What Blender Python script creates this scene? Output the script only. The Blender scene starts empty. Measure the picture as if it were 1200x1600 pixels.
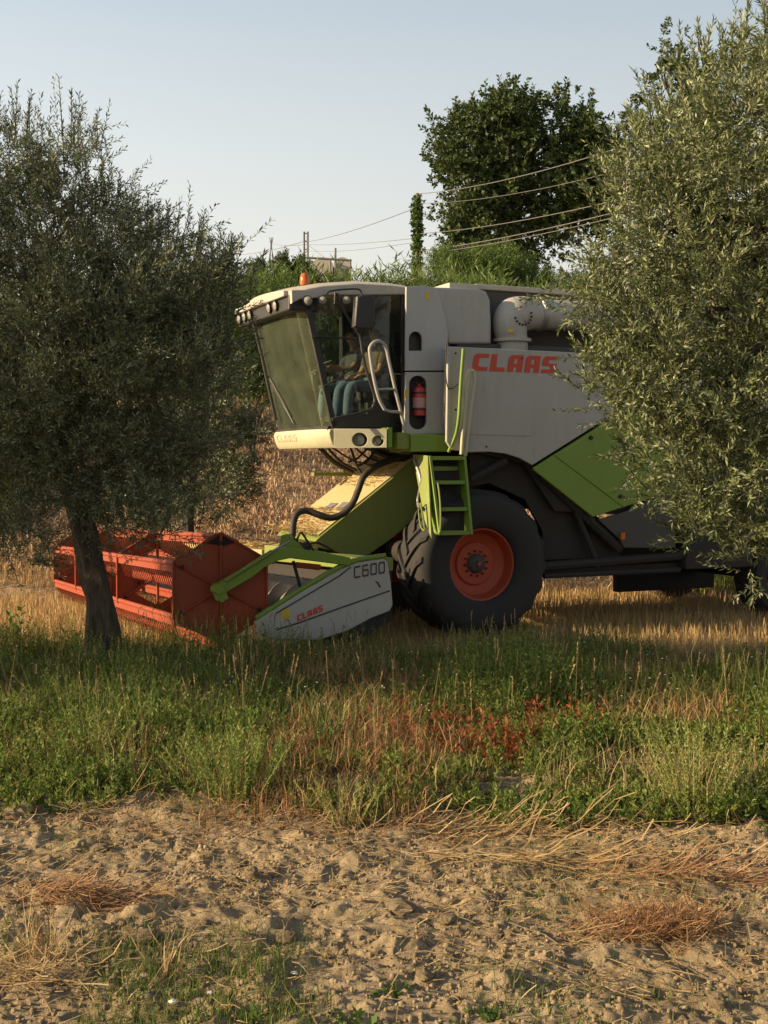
import bpy, bmesh, math, random
import numpy as np
from mathutils import Vector, Matrix
random.seed(7)
rng = np.random.default_rng(11)
S = bpy.context.scene
COL = S.collection
R = math.radians

# ------------------------------------------------------------ camera, light
F_PX, CAM_Z, PITCH = 1900.0, 2.15, math.atan(76/1900)
cd = bpy.data.cameras.new('camera'); cam = bpy.data.objects.new('camera', cd); COL.objects.link(cam)
cam.location = (0, 0, CAM_Z); cam.rotation_euler = (R(90) - PITCH, 0, 0)
cd.sensor_fit = 'VERTICAL'; cd.sensor_height = 36; cd.lens = 36*F_PX/1600
cd.clip_start = 0.1; cd.clip_end = 3000
S.camera = cam
SUN_AZ = R(-102.0)      # clockwise from +Y (straight ahead); the sun is far to the left
SUN_EL = R(19)
w = bpy.data.worlds.new('World'); S.world = w; w.use_nodes = True
wn = w.node_tree.nodes; wl = w.node_tree.links; wn.clear()
sky = wn.new('ShaderNodeTexSky'); sky.sky_type = 'NISHITA'; sky.sun_disc = False
sky.sun_elevation = SUN_EL; sky.sun_rotation = SUN_AZ
sky.air_density = 1.0; sky.dust_density = 5.0; sky.ozone_density = 1.2; sky.altitude = 100
bg = wn.new('ShaderNodeBackground'); bg.inputs['Strength'].default_value = 0.15
wo = wn.new('ShaderNodeOutputWorld')
# a pale layer of summer haze over the clear sky, thicker towards the horizon and towards the sun
tc_ = wn.new('ShaderNodeTexCoord'); sx_ = wn.new('ShaderNodeSeparateXYZ'); wl.new(tc_.outputs['Generated'], sx_.inputs[0])
rp_ = wn.new('ShaderNodeValToRGB'); el_ = rp_.color_ramp.elements
while len(el_) < 5: el_.new(.5)
for e_, (p_, c_) in zip(el_, [(0, (3.75, 3.4, 2.75)), (.10, (3.65, 3.42, 2.9)), (.24, (2.9, 2.98, 2.85)), (.42, (1.7, 2.05, 2.35)), (.8, (.32, .46, .70))]):
    e_.position = p_; e_.color = (c_[0]/4, c_[1]/4, c_[2]/4, 1)
wl.new(sx_.outputs['Z'], rp_.inputs[0])
dt_ = wn.new('ShaderNodeVectorMath'); dt_.operation = 'DOT_PRODUCT'; wl.new(tc_.outputs['Generated'], dt_.inputs[0]); dt_.inputs[1].default_value = (math.sin(SUN_AZ), math.cos(SUN_AZ), 0)
mr_ = wn.new('ShaderNodeMapRange'); wl.new(dt_.outputs['Value'], mr_.inputs[0])
mr_.inputs[1].default_value = -1; mr_.inputs[2].default_value = 1; mr_.inputs[3].default_value = 2.9; mr_.inputs[4].default_value = 6.2
sc_ = wn.new('ShaderNodeVectorMath'); sc_.operation = 'SCALE'; wl.new(rp_.outputs[0], sc_.inputs[0]); wl.new(mr_.outputs[0], sc_.inputs['Scale'])
mx_ = wn.new('ShaderNodeMix'); mx_.data_type = 'RGBA'; mx_.inputs['Factor'].default_value = .8
wl.new(sky.outputs[0], mx_.inputs[6]); wl.new(sc_.outputs[0], mx_.inputs[7])
wl.new(mx_.outputs[2], bg.inputs['Color']); wl.new(bg.outputs[0], wo.inputs['Surface'])
sd = bpy.data.lights.new('sun', 'SUN'); sd.energy = 5.0; sd.angle = R(0.6); sd.color = (1.0, 0.77, 0.47)
sun = bpy.data.objects.new('sun', sd); COL.objects.link(sun)
sdir = Vector((math.sin(SUN_AZ)*math.cos(SUN_EL), math.cos(SUN_AZ)*math.cos(SUN_EL), math.sin(SUN_EL)))
sun.rotation_euler = sdir.to_track_quat('Z', 'Y').to_euler(); sun.location = (-20, -5, 20)
S.view_settings.view_transform = 'Standard'; S.view_settings.look = 'None'
S.view_settings.exposure = 0.80; S.view_settings.gamma = 1.0
S.view_settings.use_curve_mapping = False
S.render.engine = 'CYCLES'
S.cycles.max_bounces = 6; S.cycles.transparent_max_bounces = 12

# ------------------------------------------------------------ noise, terrain
def _hash(ix, iy, s):
    h = (ix*374761393 + iy*668265263 + s*982451653) & 0xffffffff
    h = ((h ^ (h >> 13))*1274126177) & 0xffffffff
    return ((h ^ (h >> 16)) & 0xffff)/65535.0
def vnoise(x, y, s=0):
    x = np.asarray(x, float); y = np.asarray(y, float)
    ix = np.floor(x).astype(np.int64); iy = np.floor(y).astype(np.int64)
    fx = x-ix; fy = y-iy; fx = fx*fx*(3-2*fx); fy = fy*fy*(3-2*fy)
    a = _hash(ix, iy, s); b = _hash(ix+1, iy, s); c = _hash(ix, iy+1, s); d = _hash(ix+1, iy+1, s)
    return (a*(1-fx)+b*fx)*(1-fy) + (c*(1-fx)+d*fx)*fy
def fbm(x, y, f, o=4, s=0):
    t = 0; a = 1; n = 0
    for i in range(o):
        t = t + a*vnoise(np.asarray(x)*f + 17.3*i, np.asarray(y)*f + 5.1*i, s+i); n += a; a *= .5; f *= 2.03
    return t/n
PY = [0, 6.5, 8, 10.5, 12, 12.9, 19, 21, 28, 31, 40, 60, 120, 3000]
PZ = [.46, .42, .36, .28, .20, .0, .0, .25, 3.3, 4.1, 5.3, 6.6, 7.5, 7.5]
def terrain(x, y):
    x = np.asarray(x, float); y = np.asarray(y, float)
    yy = np.where(y > 19, np.maximum(19.0, y - np.clip((x+1.0)*.35, -2.5, 9)), y)
    z = np.interp(yy, PY, PZ)
    z2 = (np.interp(yy-.6, PY, PZ)+np.interp(yy+.6, PY, PZ)+z)/3
    return z2 + (fbm(x, y, .45, 3, 3)-.5)*.10*np.clip((y-2)/4, 0.2, 1)
def soil_h(x, y):
    f1 = fbm(x*.5, y, 1.5, 3, 20)-.5
    cl = fbm(x, y, 11, 4, 30)
    cl2 = np.abs(fbm(x, y, 21, 3, 40)-.5)
    cl3 = np.maximum(0, fbm(x, y, 7.5, 2, 50)-.58)
    return terrain(x, y) + f1*.12 + (cl-.5)*.050 + cl3*.10 - cl2*.04 + (vnoise(x*43, y*43, 66)-.5)*.016
SOIL_X, SOIL_Y0, SOIL_Y1 = 3.2, 2.6, 7.2
def ground_h(x, y):
    x = np.asarray(x, float); y = np.asarray(y, float)
    inside = (np.abs(x) < SOIL_X) & (y > SOIL_Y0) & (y < SOIL_Y1)
    return np.where(inside, soil_h(x, y), terrain(x, y))

# ------------------------------------------------------------ materials
def ramp(nt, fac, stops):
    r = nt.nodes.new('ShaderNodeValToRGB'); e = r.color_ramp.elements
    while len(e) < len(stops): e.new(.5)
    for i, (p, c) in enumerate(stops):
        e[i].position = p; e[i].color = (*c, 1) if len(c) == 3 else c
    nt.links.new(fac, r.inputs[0]); return r.outputs[0]
def noise(nt, scale, detail=4, rough=.55, vec=None):
    n = nt.nodes.new('ShaderNodeTexNoise'); n.inputs['Scale'].default_value = scale
    n.inputs['Detail'].default_value = detail; n.inputs['Roughness'].default_value = rough
    if vec is None:
        t = nt.nodes.new('ShaderNodeTexCoord'); vec = t.outputs['Object']
    nt.links.new(vec, n.inputs['Vector']); return n.outputs['Fac']
def newmat(name):
    m = bpy.data.materials.new(name); m.use_nodes = True
    return m, m.node_tree, m.node_tree.nodes['Principled BSDF']
def mixc(nt, fac, a, b):
    m = nt.nodes.new('ShaderNodeMix'); m.data_type = 'RGBA'
    for sock, v in ((m.inputs['Factor'], fac), (m.inputs['A'] if False else m.inputs[6], a), (m.inputs[7], b)):
        if isinstance(v, (int, float)): sock.default_value = v
        elif isinstance(v, tuple): sock.default_value = (*v, 1)
        else: nt.links.new(v, sock)
    return m.outputs[2]
def bump(nt, b, h, strength=.3, dist=.01):
    n = nt.nodes.new('ShaderNodeBump'); n.inputs['Strength'].default_value = strength
    n.inputs['Distance'].default_value = dist
    nt.links.new(h, n.inputs['Height']); nt.links.new(n.outputs[0], b.inputs['Normal'])
def paint(name, col, rough=.4, dust=.35, dustcol=(.30, .23, .15), metal=0, fine=18, chips=0):
    m, nt, b = newmat(name)
    a = noise(nt, 1.6, 5, .65); f = noise(nt, fine, 4, .7)
    mm = nt.nodes.new('ShaderNodeMath'); mm.operation = 'MULTIPLY'
    nt.links.new(a, mm.inputs[0]); nt.links.new(f, mm.inputs[1])
    fac = ramp(nt, mm.outputs[0], [(.12, (0, 0, 0)), (.48, (dust,)*3)])
    c = mixc(nt, fac, col, dustcol)
    if chips:
        c = mixc(nt, ramp(nt, noise(nt, 34, 5, .75), [(.62, (0, 0, 0)), (.68, (chips,)*3)]), c, (.10, .08, .06))
    tcs = nt.nodes.new('ShaderNodeTexCoord'); mps = nt.nodes.new('ShaderNodeMapping'); mps.inputs['Scale'].default_value = (9, 9, .8); nt.links.new(tcs.outputs['Object'], mps.inputs[0])
    c = mixc(nt, ramp(nt, noise(nt, 1.6, 4, .6, mps.outputs[0]), [(.5, (0, 0, 0)), (.75, (dust*.55,)*3)]), c, tuple(v*.7 for v in dustcol))
    nt.links.new(c, b.inputs['Base Color'])
    rr = ramp(nt, mm.outputs[0], [(.1, (rough,)*3), (.45, (min(1, rough+.35),)*3)])
    nt.links.new(rr, b.inputs['Roughness']); b.inputs['Metallic'].default_value = metal
    return m
def leafmat(name, c1, c2, under=None, trans=.35, rough=.5, spec=.3):
    m, nt, b = newmat(name)
    g = nt.nodes.new('ShaderNodeNewGeometry')
    col = ramp(nt, g.outputs['Random Per Island'], [(0, c1), (1, c2)])
    if under:
        col = mixc(nt, g.outputs['Backfacing'], col, under)
    b.inputs['Roughness'].default_value = rough; b.inputs['Specular IOR Level'].default_value = spec
    nt.links.new(col, b.inputs['Base Color'])
    t = nt.nodes.new('ShaderNodeBsdfTranslucent'); nt.links.new(col, t.inputs['Color'])
    ms = nt.nodes.new('ShaderNodeMixShader'); ms.inputs[0].default_value = trans
    nt.links.new(b.outputs[0], ms.inputs[1]); nt.links.new(t.outputs[0], ms.inputs[2])
    nt.links.new(ms.outputs[0], nt.nodes['Material Output'].inputs['Surface'])
    return m
def multi_leafmat(name, stops, trans=.3, rough=.6):
    m, nt, b = newmat(name)
    g = nt.nodes.new('ShaderNodeNewGeometry')
    col = ramp(nt, g.outputs['Random Per Island'], stops)
    b.inputs['Roughness'].default_value = rough; b.inputs['Specular IOR Level'].default_value = .2
    nt.links.new(col, b.inputs['Base Color'])
    t = nt.nodes.new('ShaderNodeBsdfTranslucent'); nt.links.new(col, t.inputs['Color'])
    ms = nt.nodes.new('ShaderNodeMixShader'); ms.inputs[0].default_value = trans
    nt.links.new(b.outputs[0], ms.inputs[1]); nt.links.new(t.outputs[0], ms.inputs[2])
    nt.links.new(ms.outputs[0], nt.nodes['Material Output'].inputs['Surface'])
    return m
def rough_mat(name, c1, c2, scale=8, bs=.6, bd=.02, rough=.9):
    m, nt, b = newmat(name)
    n = noise(nt, scale, 6, .65)
    nt.links.new(ramp(nt, n, [(.3, c1), (.7, c2)]), b.inputs['Base Color'])
    b.inputs['Roughness'].default_value = rough
    bump(nt, b, noise(nt, scale*3, 6, .7), bs, bd)
    return m

WHITE = paint('white_machine_paint', (.38, .365, .33), .38, .45, (.33, .27, .20))
WHITE2 = paint('white_panel_paint', (.40, .39, .365), .33, .25, (.33, .28, .22))
GREEN = paint('seed_green_paint', (.15, .27, .016), .4, .4, (.26, .21, .10))
GREEN_D = paint('dusty_green_paint', (.17, .24, .03), .55, .75, (.26, .20, .10))
CREAM = paint('dusty_cream_paint', (.50, .48, .32), .5, .5, (.40, .32, .20))
ROOFP = paint('roof_paint', (.46, .42, .35), .5, .6, (.34, .27, .19))
RED = paint('red_orange_paint', (.30, .037, .008), .5, .6, (.17, .07, .035), chips=.8)
RIMP = paint('red_rim_paint', (.42, .045, .010), .45, .55, (.22, .10, .05), chips=.5)
LOGO = paint('red_lettering', (.52, .045, .015), .4, .15)
FADED = paint('faded_red_lettering', (.50, .36, .25), .6, .3, (.42, .36, .24))
BLACKL = paint('black_lettering', (.03, .03, .035), .4, .2)
DARK = paint('dark_chassis_paint', (.020, .017, .015), .7, .3, (.07, .05, .033))
GREYP = paint('grey_panel_paint', (.06, .056, .052), .6, .4, (.10, .08, .06))
BLACKP = paint('black_plastic', (.018, .018, .019), .4, .3, (.12, .10, .07))
HOSE = paint('black_rubber_hose', (.02, .017, .014), .5, .35, (.12, .08, .05))
TYRE = paint('tyre_rubber', (.020, .020, .021), .8, .45, (.075, .06, .045))
STEEL = paint('grey_steel', (.30, .30, .30), .35, .4, metal=.6)
RAIL = paint('grey_handrail_paint', (.36, .34, .31), .4, .3)
YELLOW = paint('yellow_sticker', (.62, .42, .03), .5, .2)
EXTRED = paint('extinguisher_red', (.48, .03, .02), .25, .15)
DUSTTOP = paint('straw_dust_on_green_paint', (.42, .36, .17), .8, .8, (.44, .33, .19))
def simple(name, col, rough=.5, emis=None, metal=0):
    m, nt, b = newmat(name)
    nt.links.new(ramp(nt, noise(nt, 25, 3), [(.3, tuple(c*.85 for c in col)), (.7, col)]), b.inputs['Base Color'])
    b.inputs['Roughness'].default_value = rough; b.inputs['Metallic'].default_value = metal
    return m
SKIN = simple('skin', (.42, .24, .16), .5)
JEANS = rough_mat('denim', (.10, .14, .24), (.17, .22, .34), 40, .3, .004)
SHIRT = rough_mat('dark_shirt_cloth', (.06, .065, .08), (.09, .09, .11), 30, .3, .004)
SHIRT2 = rough_mat('brown_shirt_cloth', (.12, .09, .07), (.16, .12, .09), 30, .3, .004)
HAIR = simple('dark_hair', (.02, .016, .012), .7)
SEATM = simple('seat_cloth', (.05, .05, .055), .85)
AMBER = simple('amber_beacon_plastic', (.55, .12, .01), .2)
LENS = simple('lamp_lens', (.30, .29, .26), .12)
MIRR = simple('mirror_glass', (.6, .62, .65), .05, metal=1)
WIRE = simple('wire_metal', (.15, .135, .12), .6)
POLE = rough_mat('concrete_pole', (.36, .33, .28), (.46, .42, .35), 12)
WOODP = rough_mat('weathered_wood', (.12, .10, .08), (.2, .17, .13), 12)
def glassmat(name, tint, dust, dcol, ior=1.5):
    m, nt, b = newmat(name); nt.nodes.remove(b)
    tr = nt.nodes.new('ShaderNodeBsdfTransparent'); tr.inputs[0].default_value = (*tint, 1)
    gl = nt.nodes.new('ShaderNodeBsdfGlossy'); gl.inputs['Roughness'].default_value = .03
    df = nt.nodes.new('ShaderNodeBsdfDiffuse'); df.inputs[0].default_value = (*dcol, 1)
    lw = nt.nodes.new('ShaderNodeFresnel'); lw.inputs[0].default_value = ior
    m1 = nt.nodes.new('ShaderNodeMixShader'); nt.links.new(lw.outputs[0], m1.inputs[0])
    nt.links.new(tr.outputs[0], m1.inputs[1]); nt.links.new(gl.outputs[0], m1.inputs[2])
    m2 = nt.nodes.new('ShaderNodeMixShader')
    nt.links.new(ramp(nt, noise(nt, 3, 6, .7), [(.3, (dust*.35,)*3), (.75, (dust,)*3)]), m2.inputs[0])
    nt.links.new(m1.outputs[0], m2.inputs[1]); nt.links.new(df.outputs[0], m2.inputs[2])
    nt.links.new(m2.outputs[0], nt.nodes['Material Output'].inputs['Surface'])
    return m
GLASS_F = glassmat('dusty_windscreen_glass', (.84, .92, .80), .06, (.44, .47, .38), 1.22)
GLASS_S = glassmat('tinted_side_glass', (.70, .73, .72), .05, (.3, .3, .25), 1.45)

def barkmat(name, c1, c2):
    m, nt, b = newmat(name)
    tc = nt.nodes.new('ShaderNodeTexCoord'); mp = nt.nodes.new('ShaderNodeMapping')
    mp.inputs['Scale'].default_value = (1, 1, .3); nt.links.new(tc.outputs['Object'], mp.inputs[0])
    n = noise(nt, 22, 6, .7, mp.outputs[0])
    nt.links.new(ramp(nt, n, [(.32, c1), (.68, c2)]), b.inputs['Base Color'])
    b.inputs['Roughness'].default_value = .95
    bump(nt, b, n, 1.0, .06)
    return m
BARK = barkmat('olive_bark', (.028, .022, .016), (.11, .088, .064))
BARK_OAK = barkmat('oak_bark', (.04, .033, .025), (.10, .08, .06))
OLIVE = leafmat('olive_leaves', (.065, .085, .030), (.12, .14, .058), (.17, .19, .115), .14, .45, .35)
OLIVE2 = leafmat('young_olive_leaves', (.065, .095, .026), (.15, .175, .055), (.22, .24, .13), .15, .42, .35)
OAKL = leafmat('oak_leaves', (.034, .056, .014), (.075, .10, .028), None, .2, .55, .25)
SHRUBL = leafmat('shrub_leaves', (.06, .105, .02), (.13, .18, .04), None, .35)
CANEL = leafmat('cane_leaves', (.09, .14, .03), (.17, .22, .06), None, .35)
IVYL = leafmat('ivy_leaves', (.05, .09, .015), (.10, .15, .03), None, .3)
WEEDL = multi_leafmat('weed_leaves', [(0, (.05, .10, .016)), (.5, (.12, .175, .032)), (.8, (.20, .24, .052)), (1, (.28, .24, .09))], .35)
WEEDB = multi_leafmat('broad_weed_leaves', [(0, (.06, .10, .018)), (.5, (.12, .16, .032)), (.85, (.21, .23, .055)), (1, (.32, .28, .10))], .4)
FEATH = multi_leafmat('feathery_weed_leaves', [(0, (.10, .15, .03)), (.6, (.175, .23, .05)), (1, (.28, .29, .10))], .35)
GRASSL = multi_leafmat('grass_blades', [(0, (.05, .10, .017)), (.6, (.125, .175, .032)), (.85, (.20, .20, .06)), (1, (.34, .27, .13))], .35)
DRYL = multi_leafmat('dry_grass_blades', [(0, (.24, .15, .07)), (.5, (.38, .26, .12)), (1, (.50, .38, .20))], .25)
STUBL = multi_leafmat('stubble_straw', [(0, (.32, .20, .08)), (.5, (.46, .31, .13)), (1, (.60, .45, .22))], .25)
BROWNL = multi_leafmat('dead_brown_stems', [(0, (.16, .075, .035)), (.5, (.30, .155, .07)), (1, (.46, .29, .14))], .2)
REDL = multi_leafmat('dried_red_leaves', [(0, (.14, .035, .015)), (1, (.30, .085, .035))], .3)
YGRN = multi_leafmat('yellow_green_leaves', [(0, (.20, .23, .06)), (1, (.36, .36, .12))], .35)
BRIGHT = multi_leafmat('bright_seedling_leaves', [(0, (.06, .12, .02)), (1, (.13, .20, .045))], .4)
PETAL = simple('white_petal', (.7, .68, .62), .6)

def soilmat():
    m, nt, b = newmat('dry_clay_soil')
    n1 = noise(nt, 1.3, 6, .6); n2 = noise(nt, 14, 8, .7); n3 = noise(nt, 60, 6, .75)
    c = mixc(nt, ramp(nt, n1, [(.4, (0, 0, 0)), (.62, (1, 1, 1))]), (.33, .25, .15), (.43, .33, .205))
    c = mixc(nt, ramp(nt, n2, [(.35, (.7,)*3), (.62, (0, 0, 0))]), c, (.19, .135, .075))
    c = mixc(nt, ramp(nt, n3, [(.55, (0, 0, 0)), (.75, (.5,)*3)]), c, (.46, .37, .24))
    nt.links.new(c, b.inputs['Base Color']); b.inputs['Roughness'].default_value = 1
    b.inputs['Specular IOR Level'].default_value = .1
    bump(nt, b, n3, .9, .012)
    return m
SOIL = soilmat()
def groundmat():
    m, nt, b = newmat('dry_field_ground')
    n1 = noise(nt, .25, 6, .6); n2 = noise(nt, 9, 8, .7)
    c = mixc(nt, ramp(nt, n1, [(.42, (0, 0, 0)), (.6, (1, 1, 1))]), (.46, .32, .20), (.56, .41, .27))
    c = mixc(nt, ramp(nt, n2, [(.4, (.8,)*3), (.6, (0, 0, 0))]), c, (.15, .10, .05))
    nt.links.new(c, b.inputs['Base Color']); b.inputs['Roughness'].default_value = 1
    b.inputs['Specular IOR Level'].default_value = .1
    bump(nt, b, n2, .8, .05)
    return m
GROUND = groundmat()
HILLM = rough_mat('wooded_hill', (.05, .07, .03), (.13, .14, .06), .06, .8, 2)

# ------------------------------------------------------------ object helpers
def tag(o, label=None, cat=None, group=None, kind=None):
    if label: o['label'] = label
    if cat: o['category'] = cat
    if group: o['group'] = group
    if kind: o['kind'] = kind
    return o
def empty(name, loc, rz=0, **k):
    o = bpy.data.objects.new(name, None); COL.objects.link(o)
    o.location = loc; o.rotation_euler = (0, 0, rz); o.empty_display_size = .3
    return tag(o, **k)
def link(name, me, mat, parent=None, smooth=False):
    if mat is not None and len(me.materials) == 0: me.materials.append(mat)
    o = bpy.data.objects.new(name, me); COL.objects.link(o)
    if parent: o.parent = parent
    if smooth: me.polygons.foreach_set('use_smooth', [True]*len(me.polygons))
    return o
def npmesh(name, V, faces_flat, n, mat, parent=None, smooth=False):
    """V (N,3); faces_flat (M,n) constant size polygons"""
    me = bpy.data.meshes.new(name)
    V = np.asarray(V, np.float32); fa = np.asarray(faces_flat, np.int32)
    me.vertices.add(len(V)); me.vertices.foreach_set('co', V.ravel())
    me.loops.add(fa.size); me.loops.foreach_set('vertex_index', fa.ravel())
    me.polygons.add(len(fa)); me.polygons.foreach_set('loop_start', np.arange(0, fa.size, n, dtype=np.int32))
    if smooth: me.polygons.foreach_set('use_smooth', np.ones(len(fa), bool))
    me.update(calc_edges=True); me.validate()
    return link(name, me, mat, parent)
class MB:
    def __init__(s): s.v = []; s.f = []
    def add(s, v, f):
        o = len(s.v); s.v += [tuple(p) for p in v]; s.f += [tuple(i+o for i in q) for q in f]; return s
    def box(s, a, b, M=None):
        x0, y0, z0 = a; x1, y1, z1 = b
        v = [Vector(p) for p in ((x0,y0,z0),(x1,y0,z0),(x1,y1,z0),(x0,y1,z0),(x0,y0,z1),(x1,y0,z1),(x1,y1,z1),(x0,y1,z1))]
        if M: v = [M @ p for p in v]
        return s.add(v, [(0,3,2,1),(4,5,6,7),(0,1,5,4),(1,2,6,5),(2,3,7,6),(3,0,4,7)])
    def tube(s, pts, r, n=8, cap=True):
        pts = [Vector(p) for p in pts]; rs = r if isinstance(r, (list, tuple)) else [r]*len(pts)
        up = None; v = []; f = []
        for i, p in enumerate(pts):
            d = (pts[min(i+1, len(pts)-1)] - pts[max(i-1, 0)]).normalized()
            if up is None:
                up = d.orthogonal().normalized()
            up = (up - d*up.dot(d)).normalized(); q = d.cross(up)
            for k in range(n):
                a = 2*math.pi*k/n; v.append(p + (up*math.cos(a) + q*math.sin(a))*rs[i])
        for i in range(len(pts)-1):
            for k in range(n):
                k2 = (k+1) % n; f.append((i*n+k, i*n+k2, (i+1)*n+k2, (i+1)*n+k))
        if cap: f.append(tuple(range(n-1, -1, -1))); f.append(tuple((len(pts)-1)*n+k for k in range(n)))
        return s.add(v, f)
    def lathe(s, prof, c, axis='Y', n=32, close=False):
        """prof [(r, h)] about axis through c"""
        v = []; f = []
        for (r, h) in prof:
            for k in range(n):
                a = 2*math.pi*k/n; x, y = r*math.cos(a), r*math.sin(a)
                p = {'Y': (x, h, y), 'Z': (x, y, h), 'X': (h, x, y)}[axis]
                v.append((c[0]+p[0], c[1]+p[1], c[2]+p[2]))
        m = len(prof)
        for i in range(m-1 if not close else m):
            for k in range(n):
                k2 = (k+1) % n; j = (i+1) % m; f.append((i*n+k, i*n+k2, j*n+k2, j*n+k))
        return s.add(v, f)
    def build(s, name, mat, parent=None, smooth=False, bevel=0):
        me = bpy.data.meshes.new(name); me.from_pydata(s.v, [], s.f)
        bm = bmesh.new(); bm.from_mesh(me); bmesh.ops.recalc_face_normals(bm, faces=bm.faces); bm.to_mesh(me); bm.free()
        o = link(name, me, mat, parent)
        if smooth:
            me.polygons.foreach_set('use_smooth', [True]*len(me.polygons)); me.set_sharp_from_angle(angle=R(38))
        if bevel:
            b = o.modifiers.new('bevel', 'BEVEL'); b.width = bevel; b.segments = 2; b.limit_method = 'ANGLE'
            b.angle_limit = R(40); b.harden_normals = False
        return o
def plate_mesh(name, splines, thick, org, ex, ey, bevel=.0):
    """outlines in (a,b) filled (holes allowed), given thickness; centre plane at org, axes ex, ey"""
    cu = bpy.data.curves.new(name, 'CURVE'); cu.dimensions = '2D'; cu.fill_mode = 'BOTH'
    cu.extrude = max(thick/2-bevel, 0); cu.bevel_depth = bevel; cu.bevel_resolution = 2 if bevel else 0
    cu.offset = -bevel
    for sp in splines:
        s = cu.splines.new('POLY'); s.points.add(len(sp)-1)
        for i, p in enumerate(sp): s.points[i].co = (p[0], p[1], 0, 1)
        s.use_cyclic_u = True
    ob = bpy.data.objects.new('tmp', cu)
    me = bpy.data.meshes.new_from_object(ob); bpy.data.objects.remove(ob); bpy.data.curves.remove(cu)
    ex = Vector(ex).normalized(); ey = Vector(ey).normalized(); en = ex.cross(ey)
    M = Matrix((( ex.x, ey.x, en.x, org[0]), (ex.y, ey.y, en.y, org[1]), (ex.z, ey.z, en.z, org[2]), (0, 0, 0, 1)))
    me.transform(M); me.name = name; me.materials.clear()
    return me
def plate(name, splines, ly, thick, mat, parent, bevel=0.0, smooth=True, y_in=True):
    """side plate: outlines in (lx, lz); outer face at ly, body going inwards (+ly)"""
    me = plate_mesh(name, splines, thick, (0, ly+thick/2, 0), (1, 0, 0), (0, 0, 1), bevel)
    if smooth:
        me.polygons.foreach_set('use_smooth', [True]*len(me.polygons)); me.set_sharp_from_angle(angle=R(30))
    return link(name, me, mat, parent)
def crom(pts, n=8):
    P = [Vector(p) for p in pts]; P = [P[0]*2-P[1]] + P + [P[-1]*2-P[-2]]; out = []
    for i in range(1, len(P)-2):
        a, b, c, d = P[i-1:i+3]
        for k in range(n):
            t = k/n
            out.append(.5*((2*b)+(c-a)*t+(2*a-5*b+4*c-d)*t*t+(3*b-a-3*c+d)*t**3))
    out.append(P[-2]); return out
def arc(cx, cy, rx, ry, a0, a1, n=8):
    return [(cx+rx*math.cos(R(a0+(a1-a0)*i/n)), cy+ry*math.sin(R(a0+(a1-a0)*i/n))) for i in range(n+1)]
def rrect(x0, y0, x1, y1, r, n=6):
    r = min(r, abs(x1-x0)/2-1e-4, abs(y1-y0)/2-1e-4)
    return arc(x1-r, y1-r, r, r, 0, 90, n)+arc(x0+r, y1-r, r, r, 90, 180, n)+arc(x0+r, y0+r, r, r, 180, 270, n)+arc(x1-r, y0+r, r, r, 270, 360, n)

# ------------------------------------------------------------ ground
def fan_ground():
    ys = np.concatenate([np.linspace(-30, 1.5, 14), np.geomspace(1.8, 60, 240), np.geomspace(64, 900, 40)])
    us = np.concatenate([-np.geomspace(60, 1.45, 10), np.linspace(-1.2, 1.2, 170), np.geomspace(1.45, 60, 10)])
    X = np.clip(us[None, :]*np.maximum(2.5, ys*.55)[:, None], -600, 600); Y = np.repeat(ys[:, None], len(us), 1)
    Z = terrain(X, Y)
    far = np.clip((np.hypot(X, Y)-60)/200, 0, 1)
    sink = ((np.abs(X) < SOIL_X-.25) & (Y > SOIL_Y0+.25) & (Y < SOIL_Y1-.25))
    Z = np.where(sink, Z-.3, Z-.03) + far*(fbm(X, Y, .01, 3, 9)-.5)*4
    V = np.stack([X, Y, Z], -1).reshape(-1, 3); n = len(us)
    i = np.arange(len(ys)-1)[:, None]*n + np.arange(n-1)[None, :]
    fa = np.stack([i, i+1, i+n+1, i+n], -1).reshape(-1, 4)
    tag(npmesh('ground', V, fa, 4, GROUND, smooth=True), 'dry field ground rising to a bank behind the harvester', kind='structure')
fan_ground()
def soil_patch():
    xs = np.arange(-SOIL_X, SOIL_X+.001, .0135); ys = np.geomspace(SOIL_Y0, SOIL_Y1, 380)
    X, Y = np.meshgrid(xs, ys); Z = soil_h(X, Y)
    edge = np.minimum.reduce([SOIL_X-np.abs(X), Y-SOIL_Y0, SOIL_Y1-Y])
    Z = Z - .12*(1-np.clip(edge/.3, 0, 1))
    # crumbly sideways displacement so that the clods overhang a little
    X2 = X+(fbm(X, Y, 15, 2, 60)-.5)*.045; Y2 = Y+(fbm(X, Y, 15, 2, 70)-.5)*.045
    V = np.stack([X2, Y2, Z], -1).reshape(-1, 3); n = len(xs)
    i = np.arange(len(ys)-1)[:, None]*n + np.arange(n-1)[None, :]
    fa = np.stack([i, i+1, i+n+1, i+n], -1).reshape(-1, 4)
    tag(npmesh('bare_soil', V, fa, 4, SOIL, smooth=True), 'bare crumbly clay soil in the foreground', kind='structure')
soil_patch()

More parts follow.
